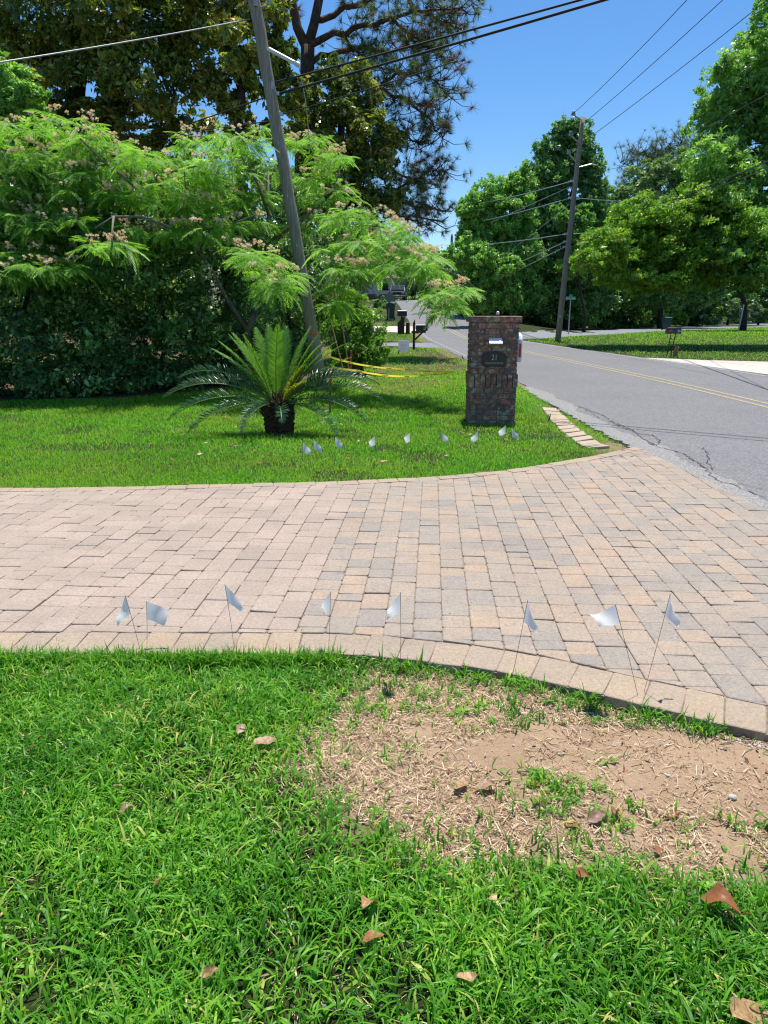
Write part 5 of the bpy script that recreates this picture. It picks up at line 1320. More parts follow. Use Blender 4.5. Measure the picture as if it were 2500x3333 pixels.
# ------------------------------------------------------------------ house glimpsed at the far left of the road
hs = thing('house', 'white house with low brown roof glimpsed far down the road', 'house', (P(1176, 950, 97).x, 97, tzf(0, 97)), R(8))
bevel(MB().box((0, 3, 1.35), (9, 6, 2.7)).build('wall', M['house_wall'], hs), 0.02)
MB().box((0, -0.012, 0.35), (9.02, 0.06, 0.7)).build('brick_base', M['house_brick'], hs)
MB().add([(-5.2, -0.8, 2.65), (5.2, -0.8, 2.65), (5.2, 6.8, 2.65), (-5.2, 6.8, 2.65), (-3.2, 3, 4.3), (3.2, 3, 4.3)], [(0, 1, 5, 4), (2, 3, 4, 5), (1, 2, 5), (3, 0, 4), (3, 2, 1, 0)]).build('roof', M['house_roof'], hs)
for xw in (-2.8, 0.2, 3.0):
    w = MB().box((xw, -0.03, 1.6), (1.3, 0.08, 1.1)).build('window', M['white'], hs); MB().box((xw, -0.08, 1.6), (1.12, 0.03, 0.92)).build('pane', M['glass'], w)

# ------------------------------------------------------------------ trees and shrubs
def blob(u, v, Y, ru, rv, ry=None):
    """crown lobe from its place in the view: centre and half sizes in metres"""
    c = P(u, v, Y); s = mpp(Y, v); rx, rz = ru * s, rv * s
    return (np.array(c), np.array([rx, ry if ry is not None else max(0.35, (rx + rz) * 0.5), rz]))
def leaf_cloud(blobs, n, size, rng, clumps=26, spread=0.20, aspect=0.5, up=0.7, out=0.5, shell=(0.45, 1.0), jitter=0.9, low=1.0, tri=False):
    wts = np.array([(b[1][0] * b[1][1] * b[1][2]) ** (2 / 3) for b in blobs]); wts /= wts.sum()
    cnt = rng.multinomial(n, wts); Ps = []; Os = []; Cs = []
    for (c, r), m in zip(blobs, cnt):
        if m == 0: continue
        d = unit(rng.normal(0, 1, (clumps, 3))); d[:, 2] = np.where((d[:, 2] < -0.3) & (rng.uniform(0, 1, clumps) > low), -d[:, 2], d[:, 2])
        rad = rng.uniform(shell[0] ** 2, shell[1] ** 2, clumps) ** 0.5
        cc = d * rad[:, None]; cs = spread * rng.uniform(0.6, 1.5, clumps)
        w = cs ** 2; w /= w.sum(); idx = rng.choice(clumps, m, p=w)
        g = rng.normal(0, 1, (m, 3)); g = unit(g) * (rng.uniform(0, 1, m) ** 0.45)[:, None]
        q = cc[idx] + g * cs[idx][:, None] * np.array([1, 1, 0.8])
        stray = rng.uniform(0, 1, m) < 0.12; q[stray] += rng.normal(0, 0.10, (stray.sum(), 3))
        Ps.append(c + q * r); Os.append(unit(cc[idx] * 0.6 + g * 0.6)); Cs.append(rng.normal(0, 0.19, clumps)[idx])
    pos = np.concatenate(Ps); o = np.concatenate(Os); n = len(pos)
    nrm = unit(o * out + np.array([0, 0, 1.0]) * up + rng.normal(0, jitter, (n, 3)))
    a = unit(np.cross(nrm, rng.normal(0, 1, (n, 3)))); a = unit(a + np.array([0, 0, -0.25]))
    Rm = frames(a, nrm); s = size * np.clip(rng.lognormal(-0.05, 0.32, n), 0.4, 1.9)
    T = np.array([(-0.5, 0, 0), (0.0, -aspect / 2, 0.05), (0.5, 0, -0.06), (0.0, aspect / 2, 0.05)], float)
    TFc = np.array([(0, 1, 2, 3)])
    if tri: T = np.array([(-0.5, -aspect * 0.45, 0.04), (0.6, 0, -0.05), (-0.4, aspect * 0.55, 0.0)], float); TFc = np.array([(0, 1, 2)])
    rn = np.clip(rng.normal(0.48, 0.20, n) + np.concatenate(Cs) + 0.16 * (value_noise(pos[:, 0] + pos[:, 1], pos[:, 2], size * 14, 3) - 0.5) * 2, 0, 0.97)
    old = rng.uniform(0, 1, n) < 0.02; rn[old] = 1.0
    return scatter(T, [TFc], pos, Rm, s, rn)
def limbs(base, trunk_pts, targets, r0, mat, parent, sub=2, rng=random, tip=0.012):
    """tapered trunk along trunk_pts, and limbs that leave it for each target"""
    base = Vector(base); tp = [Vector(p) for p in trunk_pts]; mb = MB(); k = len(tp) - 1
    mb.tube([p - base for p in tp], [r0 * (1 - 0.65 * i / k) * (1.25 if i == 0 else 1) for i in range(k + 1)], 10)
    lbs = []
    for tg in targets:
        tg = Vector(tg); best = min(range(1, k + 1), key=lambda i: (tp[i] - tg).length + (2.0 if tp[i].z > tg.z + 0.4 else 0))
        a = tp[best]; L = (tg - a).length
        if L < 0.05: continue
        rr_ = max(tip * 1.3, r0 * (1 - 0.65 * best / k) * 0.55)
        pts = [a]; 
        for i in range(1, 6):
            t = i / 5; q = a.lerp(tg, t) + Vector((rng.gauss(0, 0.05), rng.gauss(0, 0.05), rng.gauss(0, 0.03) + 0.12 * math.sin(math.pi * t))) * L * 0.5 * (1 if i < 5 else 0.2); pts.append(q)
        lb_ = MB(); lbs.append(lb_)
        lb_.tube([p - base for p in pts], [rr_ + (tip - rr_) * i / 5 for i in range(6)], 6)
        for _ in range(sub):
            s0 = pts[rng.randint(2, 4)]; e = tg + Vector((rng.gauss(0, 0.3), rng.gauss(0, 0.3), rng.gauss(0.1, 0.25))) * L * 0.45
            lb_.tube([s0 - base, (s0.lerp(e, 0.5) + Vector((0, 0, 0.05 * L))) - base, e - base], [rr_ * 0.4, rr_ * 0.25, tip * 0.5], 5)
    t_ = shade_auto(mb.build('trunk', mat, parent))
    for lb_ in lbs: shade_auto(lb_.build('limb', mat, t_))
    return t_
def tree(name, label, cat, base, blobs, n, size, leaf, bark, r0, seed, group=None, lean_to=0.6, trunk=True, th=None, sat=3, **kw):
    rng = np.random.default_rng(seed); base = Vector(base); base.z -= 0.06
    e = thing(name, label, cat, base, 0, group)
    lobes = []
    for c, rr in blobs:
        lobes.append((c, rr * 0.92))
        for _ in range(sat):
            d = unit(rng.normal(0, 1, 3)); d[2] = d[2] * 0.8 + 0.15
            lobes.append((c + d * rr * rng.uniform(0.75, 1.05), rr * rng.uniform(0.22, 0.42, 3)))
    V, Fs, r = leaf_cloud(lobes, n, size, rng, **kw)
    tag(mk_np('crown', V - np.array(base), Fs, leaf, e, r), kind='stuff')
    if trunk:
        top = max(blobs, key=lambda b: b[0][2])[0]; ctr = np.mean([b[0] for b in blobs], 0)
        hi = Vector((float(ctr[0] * lean_to + base.x * (1 - lean_to)), float(ctr[1]), float(th if th else top[2])))
        pts = [base + (hi - base) * t + Vector((random.gauss(0, 0.02), random.gauss(0, 0.02), 0)) * (hi.z - base.z) * (1 if 0 < t < 1 else 0) for t in (0, 0.15, 0.3, 0.45, 0.6, 0.75, 0.9, 1.0)]
        limbs(base, pts, [b[0] for b in blobs], r0, bark, e)
    return e
def gz(x, y): return Vector((x, y, tzf(x, y)))

# --- left: big dark evergreens behind
B1 = [blob(-120, 120, 24, 220, 190), blob(110, 60, 25, 190, 170), blob(330, 40, 24, 190, 150), blob(540, 70, 25, 170, 160), blob(60, 300, 23, 170, 120), blob(270, 250, 25, 170, 150),
      blob(470, 260, 24, 140, 140), blob(150, -120, 25, 300, 160), blob(500, -110, 25, 260, 150), blob(640, 180, 25, 110, 150), blob(400, 400, 25, 170, 80), blob(620, 430, 26, 120, 70), blob(200, 400, 25, 170, 70), blob(60, 470, 26, 150, 70), blob(300, 490, 26, 160, 70), blob(520, 500, 26, 140, 60), blob(-80, 420, 26, 150, 90)]
e = tree('evergreen_tree', 'tall dark glossy evergreen tree filling the upper left corner', 'tree', gz(P(300, 1200, 24).x, 24.5), B1, 58000, 0.21, M['lf_magnolia'], M['bark_dark'], 0.32, 11, clumps=34, spread=0.27, aspect=0.42)
B2 = [blob(740, 120, 22.5, 120, 140), blob(700, -40, 23, 160, 120), blob(860, 230, 23, 100, 100), blob(760, 300, 23, 90, 70), blob(880, 60, 23, 90, 110), blob(800, 400, 23.5, 80, 60), blob(930, 300, 23, 80, 80)]
tree('evergreen_tree', 'dark glossy evergreen directly behind the leaning utility pole top', 'tree', gz(P(760, 1200, 23).x, 23.5), B2, 22000, 0.19, M['lf_magnolia'], M['bark_dark'], 0.22, 12, clumps=26, spread=0.22, aspect=0.42)
B3 = [blob(1060, 330, 25, 110, 90), blob(1150, 300, 25.5, 110, 90), blob(1000, 430, 25, 110, 90), blob(1150, 440, 25, 130, 100), blob(1240, 500, 25.5, 70, 100), blob(1080, 560, 25, 130, 100), blob(1200, 610, 25, 110, 90), blob(1270, 660, 25.5, 50, 60), blob(1000, 640, 25, 120, 110), blob(1120, 700, 25, 120, 90)]
tree('vine_covered_tree', 'dark vine covered tree wrapped about the tall pine trunk', 'tree', gz(P(1100, 1200, 25).x, 25.5), B3, 36000, 0.16, M['lf_magnolia'], M['bark_dark'], 0.24, 13, clumps=30, spread=0.26, aspect=0.45)

# --- tall pine
def pine(name, label, base, trunk_lines, branches, tufts, seed, scale=1.0, dead=0, r0=0.3, needles=44):
    rng = np.random.default_rng(seed); rnd_ = random.Random(seed); e = thing(name, label, 'tree', base, 0)
    mb = MB()
    for pts, ra, rb in trunk_lines: mb.tube([Vector(p) - Vector(base) for p in pts], [ra + (rb - ra) * i / (len(pts) - 1) for i in range(len(pts))], 10)
    tk = shade_auto(mb.build('trunk', M['bark_pine'], e)); lb_ = MB(); ends = []; dirs = []; deadp = []
    for pts, ra in branches:
        pts = [Vector(p) for p in pts]; fine = []
        for a, b in zip(pts[:-1], pts[1:]):
            for i in range(4): fine.append(a.lerp(b, i / 4) + Vector((rnd_.gauss(0, 0.04), rnd_.gauss(0, 0.06), rnd_.gauss(0, 0.04))) * scale)
        fine.append(pts[-1]); k = len(fine) - 1
        lb_.tube([p - Vector(base) for p in fine], [max(0.014, ra * (1 - 0.85 * i / k)) * 1.0 for i in range(k + 1)], 6)
        for i in range(max(1, k // 4), k + 1):
            for _ in range(tufts):
                L = rnd_.uniform(0.25, 1.05) * scale; d = Vector((rnd_.gauss(0, 1), rnd_.gauss(0, 1), rnd_.gauss(0.15, 0.7))).normalized(); s0 = fine[i]; m_ = s0 + d * L * 0.5 + Vector((0, 0, -0.05)); en = s0 + d * L + Vector((0, 0, 0.12 * L))
                lb_.tube([s0 - Vector(base), m_ - Vector(base), en - Vector(base)], [0.016 * scale, 0.012 * scale, 0.008 * scale], 4)
                if rnd_.random() < dead: deadp.append(en)
                else:
                    ends.append(en); dirs.append((en - m_).normalized())
                    if rnd_.random() < 0.6: ends.append(m_ + (en - m_) * 0.3 + Vector((rnd_.gauss(0, 0.12), rnd_.gauss(0, 0.12), rnd_.gauss(0, 0.1))) * scale); dirs.append((en - m_).normalized())
    shade_auto(lb_.build('branches', M['bark_pine'], tk))
    # a tuft: long thin needles bursting forward from the twig end
    def tuft_t(nn, back):
        V = []; F_ = []
        for i in range(nn):
            d = unit(rng.normal(0, 1, 3) * [0.7, 1, 1] + np.array([0.75 - back, 0, -back * 0.8])); L = rng.uniform(0.75, 1.1); s = unit(np.cross(d, rng.normal(0, 1, 3))) * 0.017
            k = len(V); V += [-s + d * 0.02, s + d * 0.02, d * L + np.array([0, 0, -0.12 * L])]; F_.append((k, k + 1, k + 2))
        return np.array(V), np.array(F_)
    T, F_ = tuft_t(needles, 0.0); n_ = len(ends); pos = np.array([tuple(p) for p in ends]); dd_ = np.array([tuple(d) for d in dirs])
    V, Fs, r = scatter(T, [F_], pos - np.array(base), frames(dd_, unit(rng.normal(0, 1, (n_, 3)))), rng.uniform(0.15, 0.36, n_) * scale, np.clip(rng.normal(0.5, 0.22, n_), 0, 1))
    tag(mk_np('crown', V, Fs, M['needle'], e, r), kind='stuff')
    if deadp:
        T, F_ = tuft_t(needles, 0.9); n_ = len(deadp); pos = np.array([tuple(p) for p in deadp])
        V, Fs, r = scatter(T, [F_], pos - np.array(base), frames(np.tile([0.3, 0, -1.0], (n_, 1)) + rng.normal(0, 0.3, (n_, 3)), unit(rng.normal(0, 1, (n_, 3)))), rng.uniform(0.22, 0.40, n_) * scale, np.clip(rng.normal(0.5, 0.25, n_), 0, 1))
        tag(mk_np('dead_needles', V, Fs, M['needle_dead'], e, r), kind='stuff')
YP = 27.0
pb = gz(P(990, 1150, YP).x, YP); pb.z = -0.1
def pp(*uv, Y=YP, dy=0.0): return [P(u, v, Y + dy * i / max(1, len(uv) - 1)) for i, (u, v) in enumerate(uv)]
br = [(pp((1010, 250), (1100, 235), (1220, 285), (1330, 330), (1420, 350), dy=-2), 0.11), (pp((1000, 140), (1120, 110), (1260, 60), (1380, 30), (1500, 25), dy=-1), 0.12),
      (pp((1020, 60), (1150, 20), (1300, -20), (1450, -40), (1540, 10), dy=2), 0.11), (pp((1015, 200), (1130, 160), (1240, 170), (1350, 150), (1430, 110), dy=2), 0.10),
      (pp((1010, 300), (1120, 320), (1230, 390), (1320, 440), (1400, 470), dy=-1), 0.10), (pp((1220, 285), (1300, 240), (1400, 250), (1470, 320), dy=-1.5), 0.07),
      (pp((1010, 420), (1130, 470), (1260, 540), (1330, 580), (1430, 610), dy=1), 0.09), (pp((1260, 620), (1330, 600), (1400, 560), (1450, 560)), 0.05),
      (pp((1010, 520), (1150, 600), (1270, 650), (1360, 670), (1440, 690)), 0.07), (pp((1150, 600), (1260, 690), (1350, 720), (1400, 740)), 0.05),
      (pp((960, 60), (860, 20), (760, -40)), 0.08), (pp((1040, -20), (1150, -80), (1300, -120), (1450, -130), dy=1), 0.09), (pp((1260, 60), (1340, 110), (1420, 170), (1480, 200)), 0.06),
      (pp((1330, 330), (1400, 400), (1440, 450)), 0.05), (pp((1380, 30), (1440, 70), (1500, 90)), 0.05), (pp((1120, 110), (1180, 200), (1270, 230)), 0.05)]
pine('pine_tree', 'tall pine with rough dark trunk reaching over the road gap', pb,
     [(pp((992, 1250), (990, 900), (982, 600), (985, 380), (1000, 240), (1002, 150)), 0.27, 0.23), (pp((1000, 160), (968, 90), (950, 0), (935, -120), (930, -260)), 0.17, 0.11), (pp((1000, 160), (1022, 80), (1038, 0), (1052, -140), (1060, -280)), 0.17, 0.11)],
     br, 6, 21, 1.0, 0.24, needles=68)
# bare reddish twigs reaching right below the pine crown
tw = thing('bare_branch', 'bare reddish branches curving into the sky below the pine', 'branch', P(1330, 700, 26))
tb_ = MB(); o_ = P(1330, 700, 26)
for pts in ([(1330, 700), (1400, 715), (1450, 745), (1480, 735), (1490, 705)], [(1380, 665), (1430, 685), (1470, 688), (1488, 672)], [(1400, 715), (1440, 720), (1460, 705)], [(1350, 655), (1400, 672), (1430, 685)], [(1450, 688), (1462, 680), (1466, 668)]):
    tb_.tube([P(u, v, 26) - o_ for u, v in pts], [0.035, 0.024, 0.018, 0.012, 0.008][:len(pts)], 5)
tb_.build('twigs', M['bark_pine'], tw)

# --- mimosa
def mimosa():
    rng = np.random.default_rng(31); rnd_ = random.Random(31)
    base = P(800, 1190, 16.4); base.z = -0.08
    e = thing('mimosa_tree', 'spreading mimosa tree with feathery leaves and pink puff blossoms', 'tree', base)
    def bl(u, v, ru, rv, Y=14.5): return blob(u, v, Y, ru, rv, ry=0.9)
    BL = [bl(-60, 460, 130, 55), bl(70, 440, 130, 50), bl(210, 420, 110, 40), bl(330, 490, 130, 50), bl(150, 540, 140, 50), bl(480, 540, 120, 48), bl(300, 600, 140, 50), bl(620, 590, 110, 50), bl(60, 650, 140, 50),
          bl(440, 660, 130, 48), bl(220, 710, 130, 45), bl(560, 690, 80, 40), bl(660, 680, 80, 40), bl(80, 790, 120, 48), bl(230, 800, 90, 40), bl(370, 815, 90, 34, 13.3), bl(150, 880, 70, 30, 13.4), bl(20, 900, 60, 30, 13.4),
          bl(60, 720, 110, 40, 14.1), bl(190, 760, 100, 36, 14.1), bl(330, 735, 100, 36, 14.1), bl(480, 770, 80, 34, 14.3), bl(120, 840, 90, 32, 13.8), bl(300, 640, 110, 40, 14.2), bl(540, 620, 90, 36, 14.2), bl(600, 760, 60, 28, 14.3), bl(40, 560, 110, 44, 14.2), bl(250, 880, 60, 26, 13.8), bl(690, 760, 50, 28, 14.3), bl(770, 820, 50, 28, 14),
          bl(620, 470, 80, 30, 15), bl(760, 470, 80, 34, 15), bl(870, 450, 60, 32, 17), bl(720, 560, 90, 40), bl(870, 560, 70, 50, 17), bl(820, 660, 60, 40, 16.6), bl(760, 740, 50, 26), bl(730, 640, 60, 34), bl(870, 740, 50, 32, 16.6),
          bl(845, 850, 60, 34, 13), bl(905, 945, 55, 40, 13.0), bl(860, 905, 40, 26, 13.0), bl(940, 905, 26, 26, 13.2),
          bl(1020, 480, 80, 40, 17.4), bl(1080, 540, 60, 44, 17), bl(1040, 600, 80, 40, 17), bl(1100, 660, 80, 46, 16.8), bl(1050, 740, 70, 44, 16.6), bl(1150, 720, 80, 46, 14.5), bl(1240, 740, 80, 40, 14.5), bl(1180, 800, 90, 44, 14),
          bl(1310, 790, 80, 42, 14), bl(1085, 830, 50, 34, 14), bl(1240, 850, 90, 40, 14), bl(1380, 850, 70, 42, 14), bl(1130, 890, 80, 36, 13.5), bl(1330, 872, 80, 34, 13.5), bl(1430, 905, 60, 36, 13.5), bl(1220, 890, 60, 30, 14.5),
          bl(1500, 950, 50, 24, 13), bl(1425, 965, 45, 30, 13), bl(1455, 1000, 36, 28, 13), bl(1440, 1030, 30, 24, 12.6), bl(1095, 940, 40, 30, 14.5), bl(1100, 1000, 40, 26, 15)]
    # leaf template: rib with paired side strips that hang a little
    def tmpl(np_, seed, dr=1.0):
        r = np.random.default_rng(seed); V = []; F_ = []
        def strip_(p, d, L, w, nrm=np.array([0, 0, 1.0])):
            d = unit(d); s = unit(np.cross(nrm, d)) * w; k = len(V)
            V.extend([p, p + d * L * 0.5 - s, p + d * L + np.array([0, 0, -0.10 * L]), p + d * L * 0.5 + s]); F_.append((k, k + 1, k + 2, k + 3))
        for i in range(np_):
            t = 0.14 + 0.86 * i / (np_ - 1); c = np.array([t, 0, -0.55 * dr * t ** 2.0]); L = 0.40 * math.sin(math.pi * (0.16 + 0.70 * t)) ** 0.8
            for sg in (-1, 1): strip_(c, np.array([0.62 + 0.3 * t, sg * 0.85, -0.62 * dr + r.normal(0, 0.09)]), L * r.uniform(0.9, 1.08), 0.027)
        strip_(np.array([0, 0, 0.0]), np.array([1, 0, -0.10]), 0.55, 0.010); strip_(np.array([0.5, 0, -0.09]), np.array([1, 0, -0.60]), 0.58, 0.008)
        return np.array(V), np.array(F_)
    wts = np.array([b[1][0] for b in BL]); wts /= wts.sum()
    pos = []; dirs = []; tips = []
    for i in range(1010):
        c, r = BL[rng.choice(len(BL), p=wts)]
        d = unit(rng.normal(0, 1, 3)); d[2] = abs(d[2]) * 0.9 - 0.1; p = c + d * r * rng.uniform(0.55, 1.0); tips.append(p)
        a0 = rng.uniform(0, 6.28); m = rng.integers(4, 7)
        for k in range(m):
            a = a0 + 6.283 * k / m + rng.normal(0, 0.25); el = rng.normal(0.05, 0.25)
            dv = np.array([math.cos(a), math.sin(a), el]) + np.array([d[0], d[1] * 0.5 - 0.25, 0]) * 0.7
            pos.append(p + unit(dv) * 0.02); dirs.append(dv)
    pos = np.array(pos); dirs = np.array(dirs); n_ = len(pos); pick = rng.integers(0, 7, n_); Vs = []; Fq = []; rr = []; off = 0
    for q in range(7):
        k = pick == q; T, F_ = tmpl([11, 9, 12, 8, 13, 10, 11][q], 50 + q, [1.0, 0.5, 1.3, 0.8, 1.6, 0.3, 1.1][q]); m = k.sum()
        V, Fs, r = scatter(T, [F_], pos[k] - np.array(base), frames(dirs[k], np.tile([0, 0, 1.0], (m, 1)) + rng.normal(0, 0.18, (m, 3))), rng.uniform(0.17, 0.38, m), np.clip(rng.normal(0.5, 0.2, m), 0, 1))
        Vs.append(V); Fq.append(Fs[0] + off); rr.append(r); off += len(V)
    tag(mk_np('crown', np.concatenate(Vs), np.concatenate(Fq), M['lf_mimosa'], e, np.concatenate(rr)), kind='stuff')
    # blossoms: little puffs in clusters above the leaves
    bp = []
    tips = np.array(tips); sel = rng.choice(len(tips), 600, replace=False)
    for i in sel:
        for _ in range(rng.integers(1, 5)): bp.append(tips[i] + rng.normal(0, 1, 3) * [0.07, 0.05, 0.02] + [0, -0.16, 0.13])
    bp = np.array(bp); n_ = len(bp)
    VT = []; FT = []
    for i in range(14):
        d = unit(rng.normal(0, 1, 3) + np.array([0, 0, 0.35])); s = unit(np.cross(d, rng.normal(0, 1, 3))) * 0.26; k = len(VT)
        VT += [-s * 0.2, d * 0.9 - s, d, d * 0.9 + s]; FT.append((k, k + 1, k + 2, k + 3))
    V, Fs, r = scatter(np.array(VT), [np.array(FT)], bp - np.array(base), frames(unit(rng.normal(0, 0.3, (n_, 3)) + [1, 0, 0]), np.tile([0, 0, 1.0], (n_, 1))), rng.uniform(0.033, 0.052, n_), rng.uniform(0, 1, n_))
    tag(mk_np('blossoms', V, Fs, M['blossom'], e, r), kind='stuff')
    mb = MB()
    def px(l, Y0=16.4, Y1=13.6): return [P(u, v, Y0 + (Y1 - Y0) * i / (len(l) - 1)) - base for i, (u, v) in enumerate(l)]
    mb.tube([Vector((0, 0, 0))] + px([(805, 1080), (840, 985), (860, 900), (870, 800), (875, 700), (870, 560)], 16.4, 16.8), [0.09, 0.08, 0.07, 0.06, 0.05, 0.045, 0.03], 9)
    tk = shade_auto(mb.build('trunk', M['bark_grey'], e)); lb_ = MB()
    def limb(l, ra, rb, **k): p = px(l, **k); lb_.tube(p, [ra + (rb - ra) * i / (len(p) - 1) for i in range(len(p))], 7)
    limb([(805, 1080), (730, 960), (690, 885), (640, 805), (600, 765), (560, 742), (490, 660), (430, 600), (330, 520), (260, 450)], 0.062, 0.016)
    limb([(690, 885), (660, 830), (655, 800), (740, 735), (830, 700)], 0.035, 0.012); limb([(600, 765), (620, 700), (610, 640), (600, 560)], 0.03, 0.012)
    limb([(560, 742), (460, 705), (370, 705), (310, 742)], 0.028, 0.012, Y0=13.6, Y1=13.0); limb([(370, 705), (362, 780)], 0.022, 0.010, Y0=13.2, Y1=12.4)
    limb([(490, 660), (480, 590), (560, 560), (640, 540)], 0.03, 0.010); limb([(430, 600), (250, 600), (80, 560), (-60, 500)], 0.035, 0.012); limb([(670, 815), (700, 820), (735, 850)], 0.016, 0.008)
    limb([(330, 520), (150, 480), (60, 450)], 0.025, 0.010); limb([(250, 600), (150, 720), (60, 800)], 0.025, 0.010); limb([(870, 800), (1000, 700), (1080, 640), (1110, 540)], 0.04, 0.014, Y0=16.8, Y1=17.0); limb([(860, 900), (1000, 840), (1100, 790), (1250, 790), (1320, 810), (1375, 870), (1415, 950), (1440, 1015)], 0.045, 0.012, Y0=17.0, Y1=12.8)
    limb([(1250, 790), (1330, 760), (1400, 850), (1480, 920), (1540, 945)], 0.026, 0.008); limb([(1000, 840), (1080, 900), (1150, 890), (1240, 860)], 0.028, 0.010, Y0=16.6, Y1=13.8); limb([(875, 700), (840, 600), (780, 500)], 0.035, 0.010, Y0=16.7, Y1=15)
    limb([(840, 985), (880, 960), (915, 930)], 0.022, 0.008, Y0=16.0, Y1=13.0); limb([(1100, 790), (1160, 730), (1250, 740)], 0.022, 0.008); limb([(1420, 870), (1500, 900), (1560, 945)], 0.014, 0.006, Y0=13.2, Y1=13.0)
    shade_auto(lb_.build('limbs', M['bark_grey'], tk))
mimosa()

# --- dark hedge under the mimosa
def hedge(u, label, Y, rows, seed, n=17000, size=0.112, leaf='lf_hedge', flowers=0, base_v=1290):
    rng = np.random.default_rng(seed); b = gz(P(u, base_v, Y).x, Y); BL = []
    for (du, v, ru, rv) in rows: BL.append(blob(u + du, v, Y + rng.uniform(-0.3, 0.5), ru, rv, ry=1.2))
    e = tree('hedge_shrub', label, 'shrub', b, BL, n, size, M[leaf], M['bark_dark'], 0.06, seed, 'dark hedge shrubs along the lawn', clumps=40, spread=0.30, aspect=0.5, shell=(0.2, 1.0))
    if flowers:
        c = [blob(u + fu, fv, Y - 1.35, 45, 90, ry=0.15) for fu, fv in flowers]
        V, Fs, r = leaf_cloud(c, 190, 0.05, rng, clumps=16, spread=0.3, aspect=0.8)
        tag(mk_np('white_blossoms', V - np.array(e.location), Fs, M['blossom_white'], e, r), kind='stuff')
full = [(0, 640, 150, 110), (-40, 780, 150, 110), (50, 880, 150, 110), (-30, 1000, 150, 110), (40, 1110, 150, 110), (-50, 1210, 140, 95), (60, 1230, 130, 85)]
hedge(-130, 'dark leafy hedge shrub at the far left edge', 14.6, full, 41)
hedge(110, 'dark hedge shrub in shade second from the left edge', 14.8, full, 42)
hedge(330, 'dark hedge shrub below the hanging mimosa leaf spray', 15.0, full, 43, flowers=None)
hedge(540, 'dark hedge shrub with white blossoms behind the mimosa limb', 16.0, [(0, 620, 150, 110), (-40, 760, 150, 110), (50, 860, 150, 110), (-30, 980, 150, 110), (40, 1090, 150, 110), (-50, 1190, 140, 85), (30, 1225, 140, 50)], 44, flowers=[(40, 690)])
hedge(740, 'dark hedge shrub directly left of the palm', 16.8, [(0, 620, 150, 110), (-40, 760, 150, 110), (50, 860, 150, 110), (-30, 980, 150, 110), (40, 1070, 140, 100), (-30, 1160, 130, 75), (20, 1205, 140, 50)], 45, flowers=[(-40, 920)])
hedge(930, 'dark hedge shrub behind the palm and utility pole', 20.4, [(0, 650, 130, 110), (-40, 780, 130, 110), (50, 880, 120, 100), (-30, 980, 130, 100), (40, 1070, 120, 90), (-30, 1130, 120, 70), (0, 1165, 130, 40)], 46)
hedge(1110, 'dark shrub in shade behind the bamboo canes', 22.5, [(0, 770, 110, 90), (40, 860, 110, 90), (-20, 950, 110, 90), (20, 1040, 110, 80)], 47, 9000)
# bright shrub right of the pole
tree('bright_shrub', 'bright green leafy shrub right of the bamboo canes', 'shrub', gz(P(1180, 1200, 19.6).x, 19.6),
     [blob(1160, 1010, 20, 80, 60), blob(1090, 960, 20.4, 60, 60), blob(1130, 1090, 19.6, 80, 70), blob(1210, 1080, 19.6, 60, 70), blob(1190, 1160, 19.2, 70, 60), blob(1230, 1150, 19.2, 40, 60), blob(1120, 1170, 19.4, 60, 50), blob(1050, 1010, 20.4, 50, 60)],
     9000, 0.10, M['lf_bright'], M['bark_dark'], 0.05, 51, clumps=24, spread=0.26, aspect=0.5)
tree('left_edge_tree', 'lighter green tree at the left edge above the mimosa', 'tree', gz(P(-160, 1100, 19).x, 19.5), [blob(-40, 260, 19.5, 120, 90), blob(60, 330, 19.5, 90, 60), blob(-120, 360, 19.5, 120, 90), blob(20, 420, 19.5, 110, 60), blob(-60, 520, 19.5, 130, 80), blob(120, 440, 20, 90, 50), blob(-80, 640, 19.5, 130, 90)], 16000, 0.15, M['lf_oak'], M['bark_dark'], 0.16, 68, clumps=50, spread=0.22)
# leafy filler trees further back on the left
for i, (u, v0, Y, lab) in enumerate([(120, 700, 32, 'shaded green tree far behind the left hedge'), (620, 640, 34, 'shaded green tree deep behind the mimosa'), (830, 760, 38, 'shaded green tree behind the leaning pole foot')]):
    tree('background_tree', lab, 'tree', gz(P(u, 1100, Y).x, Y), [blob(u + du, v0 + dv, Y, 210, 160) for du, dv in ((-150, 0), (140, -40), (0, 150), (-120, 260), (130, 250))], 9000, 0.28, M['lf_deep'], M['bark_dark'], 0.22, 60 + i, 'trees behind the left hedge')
tree('roadside_tree', 'slender tree with pale trunk left of the far road', 'tree', gz(P(1178, 1060, 40).x, 40), [blob(1180, 800, 40, 90, 70), blob(1225, 840, 41, 60, 50), blob(1130, 860, 40, 70, 70), blob(1250, 780, 42, 60, 60)], 6000, 0.24, M['lf_oak'], M['bark_grey'], 0.13, 65)
tree('roadside_shrub', 'dark rounded shrub left of the far black car', 'shrub', gz(P(1245, 1000, 75).x, 75), [blob(1238, 985, 75, 28, 28), blob(1255, 1010, 74, 22, 20), blob(1205, 1020, 74, 34, 24)], 2500, 0.25, M['lf_deep'], M['bark_dark'], 0.08, 66)
tree('verge_shrub', 'mid green low shrub between the hedge and the far driveway', 'shrub', gz(P(1180, 1090, 42).x, 42), [blob(1180, 1065, 42, 40, 26), blob(1205, 1085, 41, 28, 18), blob(1150, 1080, 41, 40, 26)], 3000, 0.16, M['lf_oak'], M['bark_dark'], 0.06, 67)

